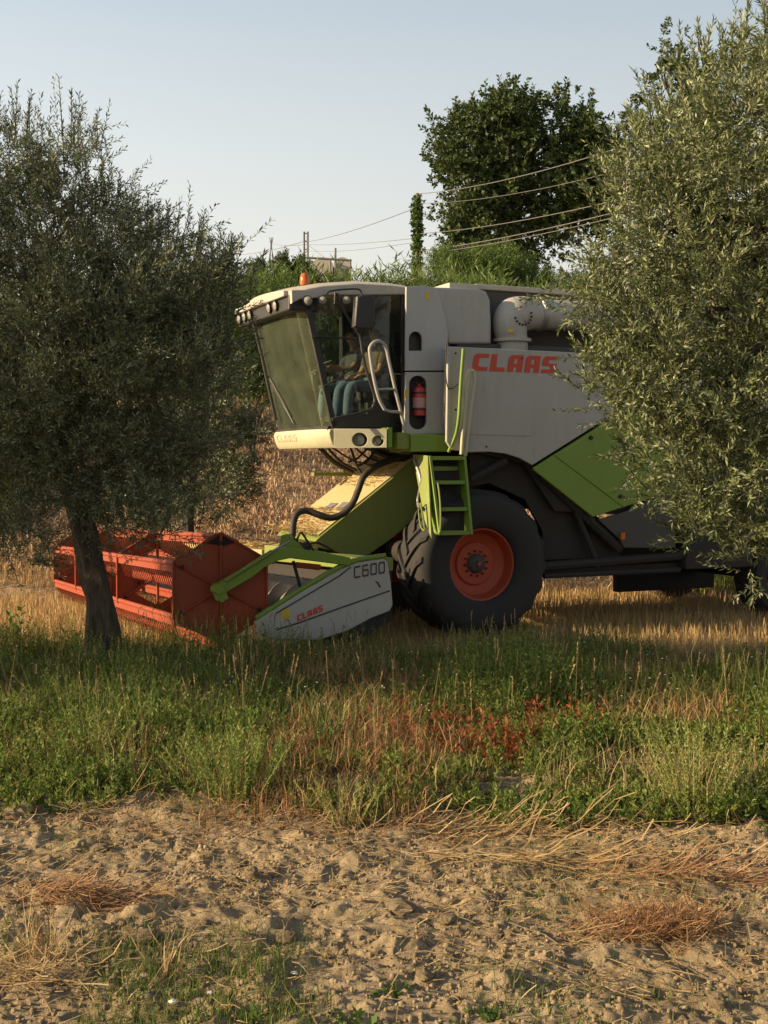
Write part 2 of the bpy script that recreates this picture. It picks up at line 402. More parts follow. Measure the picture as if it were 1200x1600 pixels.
# ------------------------------------------------------------ foliage helpers
def unit(v): return v/np.maximum(1e-9, np.linalg.norm(v, axis=-1, keepdims=True))
def rdir(n): return unit(rng.normal(size=(n, 3)))
def leaf_quads(P, D, L, W, fold=None):
    n = len(P); side = unit(np.cross(D, rdir(n)))*(W/2)[:, None]
    nor = unit(np.cross(side, D))
    mid = P + D*(L*.45)[:, None] + nor*(L*.06)[:, None]
    V = np.stack([P, mid-side, P+D*L[:, None], mid+side], 1).reshape(-1, 3)
    return V, np.arange(4*n).reshape(-1, 4)
def twig_leaves(O, D, Lt, m, leaf, wid, spread=.9, grow=.0, jit=.25):
    """O,D (n,3), Lt (n,): twigs with m leaves each in alternate pairs"""
    n = len(O); t = (np.arange(m)+.6)/m
    side = unit(np.cross(D, rdir(n))); up2 = np.cross(D, side)
    ang = np.arange(m)*2.4
    P = O[:, None, :] + D[:, None, :]*(Lt[:, None]*t[None, :])[:, :, None]
    s = side[:, None, :]*np.cos(ang)[None, :, None] + up2[:, None, :]*np.sin(ang)[None, :, None]
    LD = unit(D[:, None, :]*(1.0+grow*t[None, :, None]) + s*spread + rng.normal(size=(n, m, 3))*jit)
    k = n*m
    return P.reshape(k, 3), LD.reshape(k, 3), leaf*rng.uniform(.6, 1.25, k), wid*rng.uniform(.7, 1.2, k)
def stems_quads(O, D, L, w):
    n = len(O); side = unit(np.cross(D, rdir(n)))*(w/2)
    V = np.stack([O-side, O+side, O+D*L[:, None]+side*.4, O+D*L[:, None]-side*.4], 1).reshape(-1, 3)
    return V, np.arange(4*n).reshape(-1, 4)
def join(*vf):
    V = []; Fc = []; o = 0
    for v, f in vf: V.append(v); Fc.append(f+o); o += len(v)
    return np.concatenate(V), np.concatenate(Fc)
def lobe_points(lobes, n, shell=.55):
    """lobes (k,6): centre and radii. Points by lobe area, biased to the shell"""
    lobes = np.asarray(lobes, float)
    wgt = lobes[:, 3]*lobes[:, 4]*lobes[:, 5]; wgt = wgt**.72; wgt /= wgt.sum()
    idx = rng.choice(len(lobes), n, p=wgt); d = rdir(n)
    r = shell + (1-shell)*rng.uniform(0, 1, n)**.6
    inner = rng.uniform(0, 1, n) < .3; r = np.where(inner, r*rng.uniform(.3, 1, n), r)
    return lobes[idx, :3] + d*r[:, None]*lobes[idx, 3:6], d, idx
def px_world(px, py, y):
    """a spot in the place seen at photo pixel (px,py) at distance y ahead"""
    v = (800-py)/F_PX; dy = math.cos(PITCH)+v*math.sin(PITCH); dz = -math.sin(PITCH)+v*math.cos(PITCH)
    return Vector(((px-600)/F_PX*y/dy, y, CAM_Z+dz*y/dy))

def limb(mb, a, b, r0, r1, wob=.08, n=7, seg=6):
    a = Vector(a); b = Vector(b); L = (b-a).length
    pts = [a.lerp(b, i/seg) + Vector([random.uniform(-1, 1)*wob*L*(0 if i in (0, seg) else 1) for _ in range(3)]) for i in range(seg+1)]
    pts = crom(pts, 3); m = len(pts)
    mb.tube(pts, [r0+(r1-r0)*i/(m-1) for i in range(m)], n, cap=False)
    return pts

def gnarly(path, rads, n=20, amp=.16, seed=0):
    """gnarled trunk: tube with ridged cross section"""
    pts = crom(path, 6); m = len(pts); V = []; Fc = []
    rr = np.interp(np.linspace(0, len(rads)-1, m), range(len(rads)), rads)
    up = Vector((1, 0, 0))
    for i, p in enumerate(pts):
        d = (pts[min(i+1, m-1)]-pts[max(i-1, 0)]).normalized(); up = (up-d*up.dot(d)).normalized(); q = d.cross(up)
        for k in range(n):
            a = 2*math.pi*k/n
            r = rr[i]*(1 + amp*math.sin(3*a+.35*i+seed)+amp*.6*math.sin(5*a-.22*i+seed*2)+amp*.8*(float(vnoise(k*.7+seed, i*.5))-.5))
            V.append(tuple(p+(up*math.cos(a)+q*math.sin(a))*r))
    for i in range(m-1):
        for k in range(n):
            k2 = (k+1) % n; Fc.append((i*n+k, i*n+k2, (i+1)*n+k2, (i+1)*n+k))
    Fc.append(tuple((m-1)*n+k for k in range(n)))
    return V, Fc

def tree(name, base, trunk_path, trunk_r, lobes, ntwig, nleaf, leaf, wid, lmat, bmat, label, cat='tree', group=None,
         twl=(.22, .42), upb=.7, clus=(8, .075), shoots=None, limbs=14, spread=.9, shell=.55, limb_r=.045, gn=.16):
    root = empty(name, base, label=label, cat=cat, group=group)
    b = Vector(base)
    V, Fc = gnarly([Vector(p)-b for p in trunk_path], trunk_r, seed=len(lobes)*.7, amp=gn)
    mb = MB(); mb.add(V, Fc); mb.build('trunk', bmat, root, smooth=True)
    lb = np.asarray(lobes, float).copy(); lb[:, :3] -= np.array(b)
    mb = MB(); top = Vector(trunk_path[-1])-b; mid = Vector(trunk_path[-2])-b
    order = np.argsort(-lb[:, 3])[:limbs]
    for i in order:
        c = Vector(lb[i, :3]); s = top if random.random() < .6 else mid.lerp(top, random.random())
        limb(mb, s, c, limb_r*(.7+random.random()*.6), limb_r*.25)
        for _ in range(2):
            e = c+Vector(rdir(1)[0]*lb[i, 3:6]*.8); limb(mb, c, e, limb_r*.25, .006, n=5, seg=4)
    mb.build('branch', bmat, root, smooth=True)['kind'] = 'stuff'
    nc = max(1, ntwig//clus[0]); P, d, idx = lobe_points(lb, nc, shell)
    Dc = unit(d*.8 + np.array([0, 0, upb]) + rng.normal(size=P.shape)*.45)
    pick = rng.integers(0, nc, ntwig); P = P[pick] + rng.normal(size=(ntwig, 3))*clus[1]
    D = unit(Dc[pick] + rng.normal(size=P.shape)*.42)
    L = rng.uniform(twl[0], twl[1], ntwig)
    if shoots is not None:
        SO, SD, SL = [], [], []
        for (sx, sy, sz, h, k, lean) in shoots:
            for _ in range(k):
                SO.append((sx-b.x+random.gauss(0, .12), sy-b.y+random.gauss(0, .15), sz-b.z+random.uniform(-.25, .05)))
                SD.append((lean+random.gauss(0, .13), random.gauss(0, .13), 1)); SL.append(h*random.uniform(.55, 1.05))
        SO = np.array(SO); SD = unit(np.array(SD)); SL = np.array(SL)
        s1 = twig_leaves(SO, SD, SL, 34, leaf*1.05, wid, spread*.75, jit=.2)
        sp = leaf_quads(*s1); ss = stems_quads(SO, SD, SL, .012)
    a = leaf_quads(*twig_leaves(P, D, L, nleaf, leaf, wid, spread))
    parts = [a]
    if shoots is not None: parts += [sp]
    V, Fc = join(*parts)
    npmesh('foliage', V, Fc, 4, lmat, root)
    tw = [stems_quads(P, D, L, .007)]
    if shoots is not None: tw.append(ss)
    V, Fc = join(*tw)
    npmesh('twigs', V, Fc, 4, bmat, root)['kind'] = 'stuff'
    return root
def L3(lst, y, dep, s, n=2, flat=1.0):
    """lobes from (px,py,rpx) at distance y; n copies spread in depth; s px per metre"""
    out = []
    for (px, py, r) in lst:
        for k in range(n):
            dy = 0 if n == 1 else (k/(n-1)-.5)*2*dep*random.uniform(.7, 1.1)
            yy = y+dy
            p = px_world(px+random.uniform(-.2, .2)*r, py+random.uniform(-.2, .2)*r, yy)
            q = r/s*random.uniform(.85, 1.1)
            out.append((p.x, p.y, p.z, q, q*1.15, q*flat))
    return out

# ------------------------------------------------------------ combine harvester
TH = R(24); HARV = Vector((1.2, 14.7, 0))
ELX = Vector((math.cos(TH), math.sin(TH), 0)); ELY = Vector((-math.sin(TH), math.cos(TH), 0))
def side(px, py, ly):
    """machine coordinates (lx, lz) of what the photo shows on the machine's lengthwise plane ly"""
    u = (px-600)/F_PX; v = (800-py)/F_PX
    d = Vector((u, math.cos(PITCH)+v*math.sin(PITCH), -math.sin(PITCH)+v*math.cos(PITCH)))
    t = (ly + HARV.dot(ELY))/d.dot(ELY)
    p = Vector((0, 0, CAM_Z)) + d*t - HARV
    return (p.dot(ELX), p.z)
def sp(pts, ly): return [side(x, y, ly) for x, y in pts]
def s3(px, py, ly): a = side(px, py, ly); return (a[0], ly, a[1])

H = empty('combine_harvester', HARV, TH, label='white and lime green combine harvester with red reel standing in the stubble field', cat='combine harvester')
# --- body
BY = .10
body_in = [(-.35, 1.0), (-.35, 3.5), (5.9, 3.5), (6.3, 2.6), (6.1, 1.5), (3.2, .85), (1.0, .85)]
plate('chassis', [[(-.3, 2.35), (-.3, 3.42), (5.9, 3.42), (6.2, 2.6), (6.0, 1.6), (4.2, 1.35), (1.15, 1.55), (.7, 2.15)]], .22, 2.8, DARK, H)
tl = side(700, 541, BY); tz = tl[1]
white = [tl, (5.6, tz-.02), (5.9, tz-.5), (5.9, 2.75), side(1000, 647, BY), side(945, 656, BY), side(832, 727, BY),
         side(812, 716, BY), side(790, 709, BY), side(765, 706, BY), side(735, 707, BY), side(706, 703, BY), side(698, 690, BY)]
plate('side_panel', [white], BY, .05, WHITE, H, .012)
g1 = [side(833, 731, BY), side(947, 659, BY), side(1000, 650, BY), (5.9, 2.7), (6.15, 2.2), (5.2, 1.7), side(1040, 771, BY), side(926, 808, BY), side(833, 734, BY)]
gp = plate('green_side_panel', [g1], BY-.01, .05, GREEN, H, .012)
# pressed ridge and bolts of the green panel
mb = MB(); mb.tube([s3(868, 712, BY-.012), s3(975, 792, BY-.012)], .012, 6); mb.tube([s3(950, 772, BY-.012), s3(985, 757, BY-.012)], .01, 6)
mb.build('pressed_ridge', GREEN, gp, True)
for (x, y) in ((923, 684), (969, 776)):
    MB().lathe([(0, -.02), (.025, -.02), (.03, 0), (0, 0)], (*s3(x, y, BY-.012)[:1], BY-.012, side(x, y, BY)[1]), 'Y', 12).build('bolt', DARK, gp, True)
plate('rear_guard', [sp([(975, 800), (1009, 784), (1052, 768), (1056, 856), (975, 856), (968, 842), (935, 812)], BY+.03)], BY+.03, .04, GREYP, H, .008)
plate('rear_guard', [[(3.12, .98), (3.12, 1.9), (5.3, 1.75), (5.9, 1.5), (5.6, 1.1), (4.2, 1.2)]], BY+.04, .04, GREYP, H, .008)
ty = .32
plate('wheel_arch_liner', [sp([(735, 700), (800, 700), (850, 735), (930, 805), (985, 845), (965, 870), (848, 875), (848, 830), (820, 780), (765, 755), (735, 760)], ty)], ty, .05, DARK, H)
mb = MB()
a = side(735, 716, .28); b_ = side(790, 712, .28)
for (q0, q1, r) in (((845, 742), (968, 858), .07), ((735, 750), (790, 720), .05), ((848, 885), (1065, 868), .06), ((850, 900), (1062, 890), .035), ((900, 800), (935, 885), .04)):
    mb.tube([s3(*q0, .22), s3(*q1, .22)], r, 8)
mb.build('lower_frame', DARK, H, True)
mb = MB(); x0, z0 = side(846, 902, .3); x1, z1 = side(1064, 893, .3)
mb.box((x0, .3, z0), (x1, 3.0, z0+.12)); mb.box((x0-.3, .6, z0+.13), (x1+.2, 2.7, 1.3)); mb.build('underbody', DARK, H, bevel=.02)
mb = MB(); mb.box((x0, .24, .86), (x0+.75, .29, .90)); mb.build('chassis_rail', RED, H)
mb = MB(); q = side(970, 838, .12); mb.box((q[0]-.03, .06, q[1]-.04), (q[0]+.03, .1, q[1]+.05)); mb.build('side_reflector', AMBER, H, bevel=.006)
# axle
MB().tube([(0.05, .5, .92), (0.05, 2.9, .92)], .16, 16).build('front_axle', DARK, H, True)
MB().tube([(4.95, .6, .58), (4.95, 2.8, .58)], .1, 12).build('rear_axle', DARK, H, True)

# --- front body panels behind the cab
py = .42
slot = sp(arc(649.5, 532, 10.5, 14, 180, 360, 8) + [(660, 548), (639, 548)], py)
slot = [side(*p, py) for p in ([(639, 548), (639, 530)] + [(649.5-10.5*math.cos(R(t)), 530-12*math.sin(R(t))) for t in range(20, 161, 20)] + [(660, 530), (660, 548)])]
niche = [side(x, y, py) for (x, y) in rrect(639.5, 587, 667, 671, 13.5, 6)]
seam_y = 580
pan = plate('front_side_panel', [sp([(635, 448), (664, 446), (678, 450), (687, 462), (692, 480), (697, 500), (700, 520), (699, 579), (634, 579)], py), slot], py, .04, WHITE2, H, .006)
pan2 = plate('front_side_panel', [sp([(634, 581.3), (699, 581.3), (698, 678), (632, 678)], py), niche], py, .04, WHITE2, H, .006)
a0 = side(639, 548, py); a1 = side(660, 517, py)
mb = MB(); mb.box((a0[0]-.02, py+.09, a0[1]-.03), (a1[0]+.02, py+.1, a1[1]+.03)); mb.build('air_slot', BLACKP, H)
n0 = side(639, 672, py); n1 = side(668, 586, py)
mb = MB(); mb.box((n0[0]-.02, py+.17, n0[1]-.02), (n1[0]+.02, py+.18, n1[1]+.02))
mb.box((n0[0]-.02, py+.045, n0[1]-.02), (n0[0]-.01, py+.17, n1[1]+.02)); mb.box((n1[0]+.01, py+.045, n0[1]-.02), (n1[0]+.02, py+.17, n1[1]+.02))
mb.build('extinguisher_niche', GREYP, H)
hx, hz0 = side(768, 538, py+.08); _, hz1 = side(700, 449, py+.08)
hous = sp([(672, 448), (700, 449), (750, 451), (760, 455), (766, 468), (768, 500), (768, 537), (700, 537), (690, 500)], py+.05)
plate('radiator_housing', [hous], py+.05, 1.0, WHITE, H, .03)
for q in ((668, 462), (634.5, 615)):
    c = side(*q, py); MB().box((c[0]-.02, py-.004, c[1]-.055), (c[0]+.02, py-.001, c[1]+.05)).build('yellow_sticker', YELLOW, H)
# dark block that carries these panels
plate('cab_back_wall', [[(-.66, 2.45), (-.66, 4.2), (-.1, 4.2), (.3, 3.4), (.3, 2.4)]], py+.2, 2.4, DARK, H)
# rails beside the panel
for (pp, r) in (([(690, 546), (698, 552), (697, 560), (694, 640), (697, 680)], .012), ([(697, 545), (699, 548), (699, 678)], .016)):
    MB().tube(crom([s3(x, y, .33) for x, y in pp], 4), r, 8).build('pale_rail', RAIL, H, True)
MB().tube(crom([s3(x, y, .05) for x, y in [(698, 538), (696, 575), (699, 603), (706, 607), (716, 600)]], 6), .007, 6).build('cable', HOSE, H, True)

# --- grain tank top, unloading auger
gx0, gz1 = side(745, 444, .9); 
MB().box((gx0, .9, tz), (5.2, 2.9, gz1-.06)).build('grain_tank_extension', GREYP, H, bevel=.02)
MB().box((gx0-.04, .86, gz1-.07), (5.25, 2.94, gz1)).build('grain_tank_rim', ROOFP, H, bevel=.015)
c = side(735, 446, .8); MB().box((c[0]-.3, .8, c[1]-.06), (c[0]+.12, 1.6, c[1]+.02)).build('tank_front_lip', ROOFP, H, bevel=.01)
MB().box((-.1, .5, tz-.06), (5.7, 2.9, tz+.1)).build('deck', GREYP, H, bevel=.02)
ay = .55
e0 = Vector(s3(800, 536, ay)); e1 = Vector(s3(797, 495, ay)); e2 = Vector(s3(850, 492, ay))
zc = e2.z; rr_ = .195
elb = crom([(e0.x, ay, e0.z-.12), (e0.x, ay, e0.z), (e1.x, ay, zc-.12), (e1.x+.09, ay, zc-.02), (e1.x+.28, ay, zc), (e1.x+.42, ay, zc)], 8)
MB().tube(elb, [.2 if i < 12 else .235-.03*min(1, abs(i-22)/12) for i in range(len(elb))], 28).build('auger_elbow', WHITE, H, True)
MB().tube([(e1.x+.4, ay, zc), (5.6, ay, zc+.04)], rr_, 28).build('unloading_auger_tube', WHITE, H, True)
for xx in (e1.x+.42, 2.6, 4.4):
    MB().lathe([(rr_+.005, -.04), (rr_+.03, -.03), (rr_+.03, .03), (rr_+.005, .04)], (xx, ay, zc), 'X', 28).build('flange', STEEL, H, True)
MB().lathe([(.2, -.02), (.245, -.02), (.245, .02), (.2, .02)], (e0.x, ay, e0.z+.03), 'Z', 28).build('elbow_flange', WHITE, H, True)
for i in range(9):
    a = R(200+i*22); MB().lathe([(0, -.012), (.014, -.012), (.014, 0), (0, 0)], (e1.x+.06+.12*math.cos(a), ay-.22, zc-.05+.12*math.sin(a)), 'Y', 8).build('bolt', DARK, H, True)
c = side(796, 517, ay-.22); MB().box((c[0]-.03, ay-.232, c[1]-.02), (c[0]+.05, ay-.226, c[1]+.02)).build('yellow_sticker', YELLOW, H)

# --- lettering
GL = {'C': ([[(0, 0), (1, 0), (1, .24), (.42, .24), (.38, .30), (.38, .70), (.42, .77), (1, .77), (1, 1), (.2, 1), (0, .84)]]),
      'L': ([[(0, .0), (0, 1), (.40, 1), (.40, .24), (1, .24), (1, 0)]]),
      'A': ([[(0, 0), (0, .82), (.2, 1), (1, 1), (1, 0), (.62, 0), (.62, .28), (.40, .28), (.40, 0)], [(.40, .48), (.62, .48), (.62, .78), (.40, .78)]]),
      'S': ([[(0, 0), (.82, 0), (1, .16), (1, .58), (.42, .58), (.42, .78), (1, .78), (1, 1), (.18, 1), (0, .84), (0, .42), (.60, .42), (.60, .22), (0, .22)]]),
      'c': ([[(0, .12), (.12, 0), (1, 0), (1, .15), (.22, .15), (.17, .2), (.17, .8), (.22, .85), (1, .85), (1, 1), (.12, 1), (0, .88)]]),
      '6': ([[(0, .12), (.12, 0), (.88, 0), (1, .12), (1, .5), (.88, .62), (.17, .62), (.17, .8), (.22, .85), (.9, .85), (.9, 1), (.12, 1), (0, .88)], [(.17, .2), (.22, .15), (.78, .15), (.83, .2), (.83, .42), (.78, .47), (.17, .47)]]),
      '0': ([[(0, .12), (.12, 0), (.88, 0), (1, .12), (1, .88), (.88, 1), (.12, 1), (0, .88)], [(.17, .2), (.17, .8), (.22, .85), (.78, .85), (.83, .8), (.83, .2), (.78, .15), (.22, .15)]])}
def word(txt, org, ex, ey, w, h, gap, shear, mat, parent, name='lettering'):
    sps = []; x = 0
    for ch in txt:
        for poly in GL[ch]: sps.append([(x+p[0]*w+p[1]*h*shear, p[1]*h) for p in poly])
        x += w+gap
    me = plate_mesh(name, sps, .004, org, ex, ey, 0)
    return link(name, me, mat, parent)
c0 = side(737, 579, BY); c1 = side(870, 584, BY); hgt = side(742, 552, BY)[1]-c0[1]
pitch_ = (c1[0]-c0[0])/5
word('CLAAS', (c0[0], BY-.004, c0[1]), (1, 0, -.0), (0, 0, 1), pitch_*.86, hgt, pitch_*.15, .16, LOGO, H)

MB().tube([s3(722, 678, BY-.002), s3(830, 681, BY-.002)], .006, 6).build('panel_crease', WHITE, H, True)
MB().tube([s3(706, 690, BY-.001), s3(706, 548, BY-.001)], .006, 6).build('panel_crease', WHITE, H, True)
for q in ((712, 552), (712, 640), (760, 698), (935, 640), (815, 560), (720, 700)):
    MB().lathe([(0, -.012), (.010, -.012), (.012, 0), (0, 0)], (s3(*q, BY)[0], BY-.0, s3(*q, BY)[2]), 'Y', 8).build('bolt', DARK, H, True)
MB().box((3.5, 2.2, .22), (5.3, 2.35, 1.3)).build('rear_frame', DARK, H, bevel=.02)
MB().box((3.13, BY+.02, .74), (4.25, .9, 1.45)).build('battery_box', DARK, H, bevel=.02)
# --- wheels
def wheel(name, cx, cz, y0, width, R0, rim_r, lugs, parent, near=True):
    root = bpy.data.objects.new(name, None); COL.objects.link(root); root.parent = parent; root.location = (cx, y0, cz)
    W = width; s = .92
    prof = [(rim_r, .05), (rim_r+.02, .01), (rim_r+.10, -.035), (R0*.80, -.05), (R0*.90, -.02), (R0*.955, .05), (R0*.965, W/2), (R0*.955, W-.05), (R0*.9, W+.02), (R0*.8, W+.05), (rim_r+.1, W+.03), (rim_r, W-.05)]
    MB().lathe(prof, (0, 0, 0), 'Y', 64, close=True).build('tyre', TYRE, root, True)
    rp = [(rim_r+.012, .03), (rim_r+.012, .05), (rim_r-.02, .055), (rim_r-.035, .10), (rim_r-.06, .2), (rim_r-.10, .225), (rim_r*.62, .25), (rim_r*.58, .22), (rim_r*.40, .22), (0, .22), (0, .26), (rim_r*.6, .29), (rim_r-.03, .3), (rim_r-.03, W-.05), (rim_r+.012, W-.04)]
    MB().lathe(rp, (0, 0, 0), 'Y', 48).build('rim', RIMP, root, True)
    hp = [(0, .13), (.035, .13), (.04, .15), (.085, .16), (.11, .185), (.125, .215), (0, .22)]
    MB().lathe(hp, (0, 0, 0), 'Y', 24).build('hub', GREYP, root, True)
    MB().lathe([(0, .118), (.024, .12), (.026, .135), (0, .135)], (0, 0, 0), 'Y', 12).build('hub_cap', RIMP, root, True)
    for i in range(12):
        a = 2*math.pi*i/12+.1; m = MB().lathe([(0, .195), (.012, .195), (.014, .222), (0, .222)], (.155*math.cos(a), 0, .155*math.sin(a)), 'Y', 8); m.build('wheel_nut', DARK, root, True)
    if not lugs: return root
    # chevron lugs, one mesh per side shared by rotated copies
    def lug(sd):
        v = []; f = []; n = 7
        for i in range(n):
            t = i/(n-1)
            yy = (W/2+sd*(-.02) + (-sd)*0) if False else None
            y_ = W/2 - sd*.03 + sd*t*(W/2+.035)
            a = -t*.42
            rb = R0*.955 - (.09*R0 if t > .85 else 0)*((t-.85)/.15) ; rt = R0*1.0 - .055*max(0, (t-.8)/.2)
            hw = .030+.012*t
            for (r_, w_) in ((rb-.02, hw*1.25), (rt, hw*.8)):
                for e in (-1, 1):
                    aa = a+e*w_/R0; v.append((r_*math.cos(aa), y_, r_*math.sin(aa)))
        # order per slice: base-, base+, top-, top+
        for i in range(n-1):
            o = i*4; p = o+4
            f += [(o+2, o+3, p+3, p+2), (o, o+2, p+2, p), (o+3, o+1, p+1, p+3)]
        f += [(0, 1, 3, 2), ((n-1)*4, (n-1)*4+2, (n-1)*4+3, (n-1)*4+1)]
        m = MB(); m.add(v, f); return m
    for k, sd in enumerate((-1, 1)):
        first = lug(sd).build('lug', TYRE, root, bevel=0); N = 20
        for i in range(N):
            o = first if i == 0 else first.copy()
            if i: COL.objects.link(o)
            o.rotation_euler = (0, 2*math.pi*(i+.5*k)/N, 0)
    return root
wheel('front_wheel', .05, .915, 0.06, .66, .915, .445, True, H)
wheel('front_wheel', .05, .915, 2.62, .66, .915, .445, True, H)
wheel('rear_wheel', 4.95, .56, .30, .42, .56, .28, True, H)
wheel('rear_wheel', 4.95, .56, 2.65, .42, .56, .28, False, H)

# --- cab
CY0, CY1 = .65, 2.62
def cyl(a, b, r, name, mat, par, n=8): return MB().tube([a, b], r, n).build(name, mat, par, True)
fl = sp([(519, 668), (636, 668), (636, 676), (519, 676)], CY0)
zfl = fl[0][1]; xfb = fl[0][0]; xrb = fl[1][0]
MB().box((xfb-.05, CY0+.02, zfl-.1), (xrb+.1, CY1-.02, zfl+.02)).build('cab_floor', DARK, H, bevel=.01)
At = side(474, 466, CY0); Ab = side(519, 668, CY0); Bt = side(633, 460, CY0); Bb = side(635, 668, CY0)
def post(name, a, b, y, wx, wy, mat=BLACKP):
    mb = MB(); v = []
    for (x, z) in (a, b):
        for dx, dy in ((-wx/2, -wy/2), (wx/2, -wy/2), (wx/2, wy/2), (-wx/2, wy/2)): v.append((x+dx, y+dy, z))
    mb.add(v, [(0, 1, 2, 3), (7, 6, 5, 4), (0, 4, 5, 1), (1, 5, 6, 2), (2, 6, 7, 3), (3, 7, 4, 0)])
    return mb.build(name, mat, H, bevel=.008)
for y in (CY0+.03, CY1-.03):
    post('front_pillar', (At[0]+.04, At[1]), (Ab[0]+.04, Ab[1]-.02), y, .075, .06)
    post('rear_pillar', Bt, Bb, y, .1, .06)
    d0 = (Ab[0]+.05, zfl); 
lowd = plate('door_lower_panel', [sp([(520, 652), (545, 650), (575, 646), (583, 636), (588, 620), (628, 640), (634, 668), (521, 668)], CY0)], CY0, .03, BLACKP, H, .004)
plate('side_window', [sp([(478, 467), (629, 462), (630, 640), (588, 622), (583, 638), (574, 646), (545, 650), (521, 653)], CY0+.02)], CY0+.02, .006, GLASS_S, H)
plate('side_window', [sp([(478, 467), (629, 462), (630, 660), (521, 660)], CY0+.02)], CY1-.03, .006, GLASS_F, H)
# windscreen: curved sheet
def screen(name, z_t, z_b, mat, thick=.006, off=0, bulge=.11, ny=14):
    v = []; f = []
    for k, (x, z) in enumerate((z_b, z_t)):
        for i in range(ny+1):
            t = i/ny; y = CY0+.04+t*(CY1-CY0-.08); bl = bulge*(1-(2*t-1)**4)
            v.append((x-bl-off, y, z)); v.append((x-bl-off+thick, y, z))
    m = 2*(ny+1)
    for i in range(ny):
        a = 2*i; b = a+2
        f += [(a, b, m+b, m+a), (a+1, m+a+1, m+b+1, b+1), (a, a+1, b+1, b), (m+a, m+b, m+b+1, m+a+1)]
    f += [(0, m, m+1, 1), (2*ny, 2*ny+1, m+2*ny+1, m+2*ny)]
    return MB().add(v, f).build(name, mat, H, smooth=True)
screen('windscreen', (At[0]+.01, At[1]), (Ab[0]+.01, Ab[1]), GLASS_F)
screen('windscreen_frame', (Ab[0]+.01, Ab[1]+.015), (Ab[0]+.02, Ab[1]-.05), BLACKP, .03, .01)
# rear wall of the cab with a window
bw = plate_mesh('rear_wall', [[(CY0+.05, zfl), (CY1-.05, zfl), (CY1-.05, Bt[1]), (CY0+.05, Bt[1])], rrect(CY0+.3, zfl+.75, CY1-.3, Bt[1]-.2, .08)], .04, (xrb+.03, 0, 0), (0, 1, 0), (0, 0, 1), 0)
link('cab_rear_wall', bw, BLACKP, H)
# roof
ry = CY0-.05
roof_top = sp([(470, 452), (505, 441.5), (560, 437), (612, 440), (640, 444), (640, 461), (600, 461), (508, 464), (505, 451), (470, 456)], ry)
def roof_loft():
    prof = sp([(458, 453), (480, 446), (505, 441.5), (560, 438), (612, 441), (641, 445)], ry); low = sp([(641, 460), (505, 461), (458, 461)], ry)
    n = 12; v = []; f = []; m = len(prof)+len(low)
    for i in range(n+1):
        t = i/n; y = ry+t*(CY1-CY0+.12); cr = .05*(1-(2*t-1)**2); fr = .10*(1-(2*t-1)**2)
        e = min(t, 1-t); rd = .05*max(0, 1-e/.06)
        for j, (x, z) in enumerate(prof): v.append((x-(fr if j == 0 else fr*.6 if j == 1 else 0)+(rd if j == 0 else 0), y, z+cr-(rd if True else 0)*.8))
        for j, (x, z) in enumerate(low): v.append((x-(fr if j == 2 else 0)+(rd if j == 2 else 0), y, z+ (cr*0)))
    for i in range(n):
        for j in range(m): f.append((i*m+j, i*m+(j+1) % m, (i+1)*m+(j+1) % m, (i+1)*m+j))
    f.append(tuple(range(m))); f.append(tuple(n*m+j for j in range(m-1, -1, -1)))
    return MB().add(v, f)
roof_loft().build('cab_roof', ROOFP, H, True, .012)
# visor below the roof front: dark panel with lamps and a beige side cap
vx, vz1 = side(456, 455, ry); vz0 = side(456, 484, ry)[1]
mb = MB(); mb.box((vx-.02, ry+.05, vz0), (vx+.35, CY1+.0, vz1-.03)); mb.build('lamp_panel', BLACKP, H, bevel=.02)
plate('visor_side_cap', [sp([(455, 453), (500, 452), (507, 458), (503, 465), (470, 467), (456, 474)], ry-.01)], ry-.01, .14, ROOFP, H, .015)
mb = MB(); mb.box((vx-.07, ry+.1, vz1-.05), (vx+.3, CY1+.06, vz1+.02)); mb.build('visor_lip', ROOFP, H, bevel=.015)
def lamp(c, d, r, name='work_lamp', body=BLACKP):
    """round lamp: bucket, bezel and lens looking along d"""
    d = Vector(d).normalized(); M = d.to_track_quat('Z', 'Y').to_matrix().to_4x4(); M.translation = Vector(c)
    root = bpy.data.objects.new(name, None); COL.objects.link(root); root.parent = H; root.matrix_local = M
    MB().lathe([(0, -.09), (r*.5, -.085), (r*.9, -.03), (r*1.05, 0), (r*1.05, .012), (r*.9, .012), (r*.88, 0)], (0, 0, 0), 'Z', 20).build('lamp_housing', body, root, True)
    MB().lathe([(r*.9, .002), (r*.6, .014), (0, .02)], (0, 0, 0), 'Z', 20).build('lens', LENS, root, True)
for yy in (CY0+.42, CY0+.66, CY1-.55, CY1-.32, CY1-.1):
    lamp((vx-.05, yy, (vz0+vz1)/2-.01), (-1, -.1, -.12), .062)
for (x, y) in ((478, 466), (501, 466), (538, 466)):
    c = s3(x, y, ry+.0); lamp((c[0], ry-.06, c[2]-.03), (-.75, -1, -.3), .056)
    cyl((c[0], ry+.02, c[2]+.03), (c[0], ry-.02, c[2]-.02), .015, 'lamp_bracket', BLACKP, H)
# beacon
c = side(476, 447, CY0+.25)
br = bpy.data.objects.new('beacon', None); COL.objects.link(br); br.parent = H; br.location = (c[0], CY0+.25, c[1]-.02)
MB().lathe([(0, 0), (.05, 0), (.055, .03), (0, .03)], (0, 0, 0), 'Z', 20).build('beacon_base', BLACKP, br, True)
MB().lathe([(.056, .031), (.058, .08), (.054, .13), (.04, .16), (.02, .175), (0, .18)], (0, 0, 0), 'Z', 20).build('beacon_dome', AMBER, br, True)
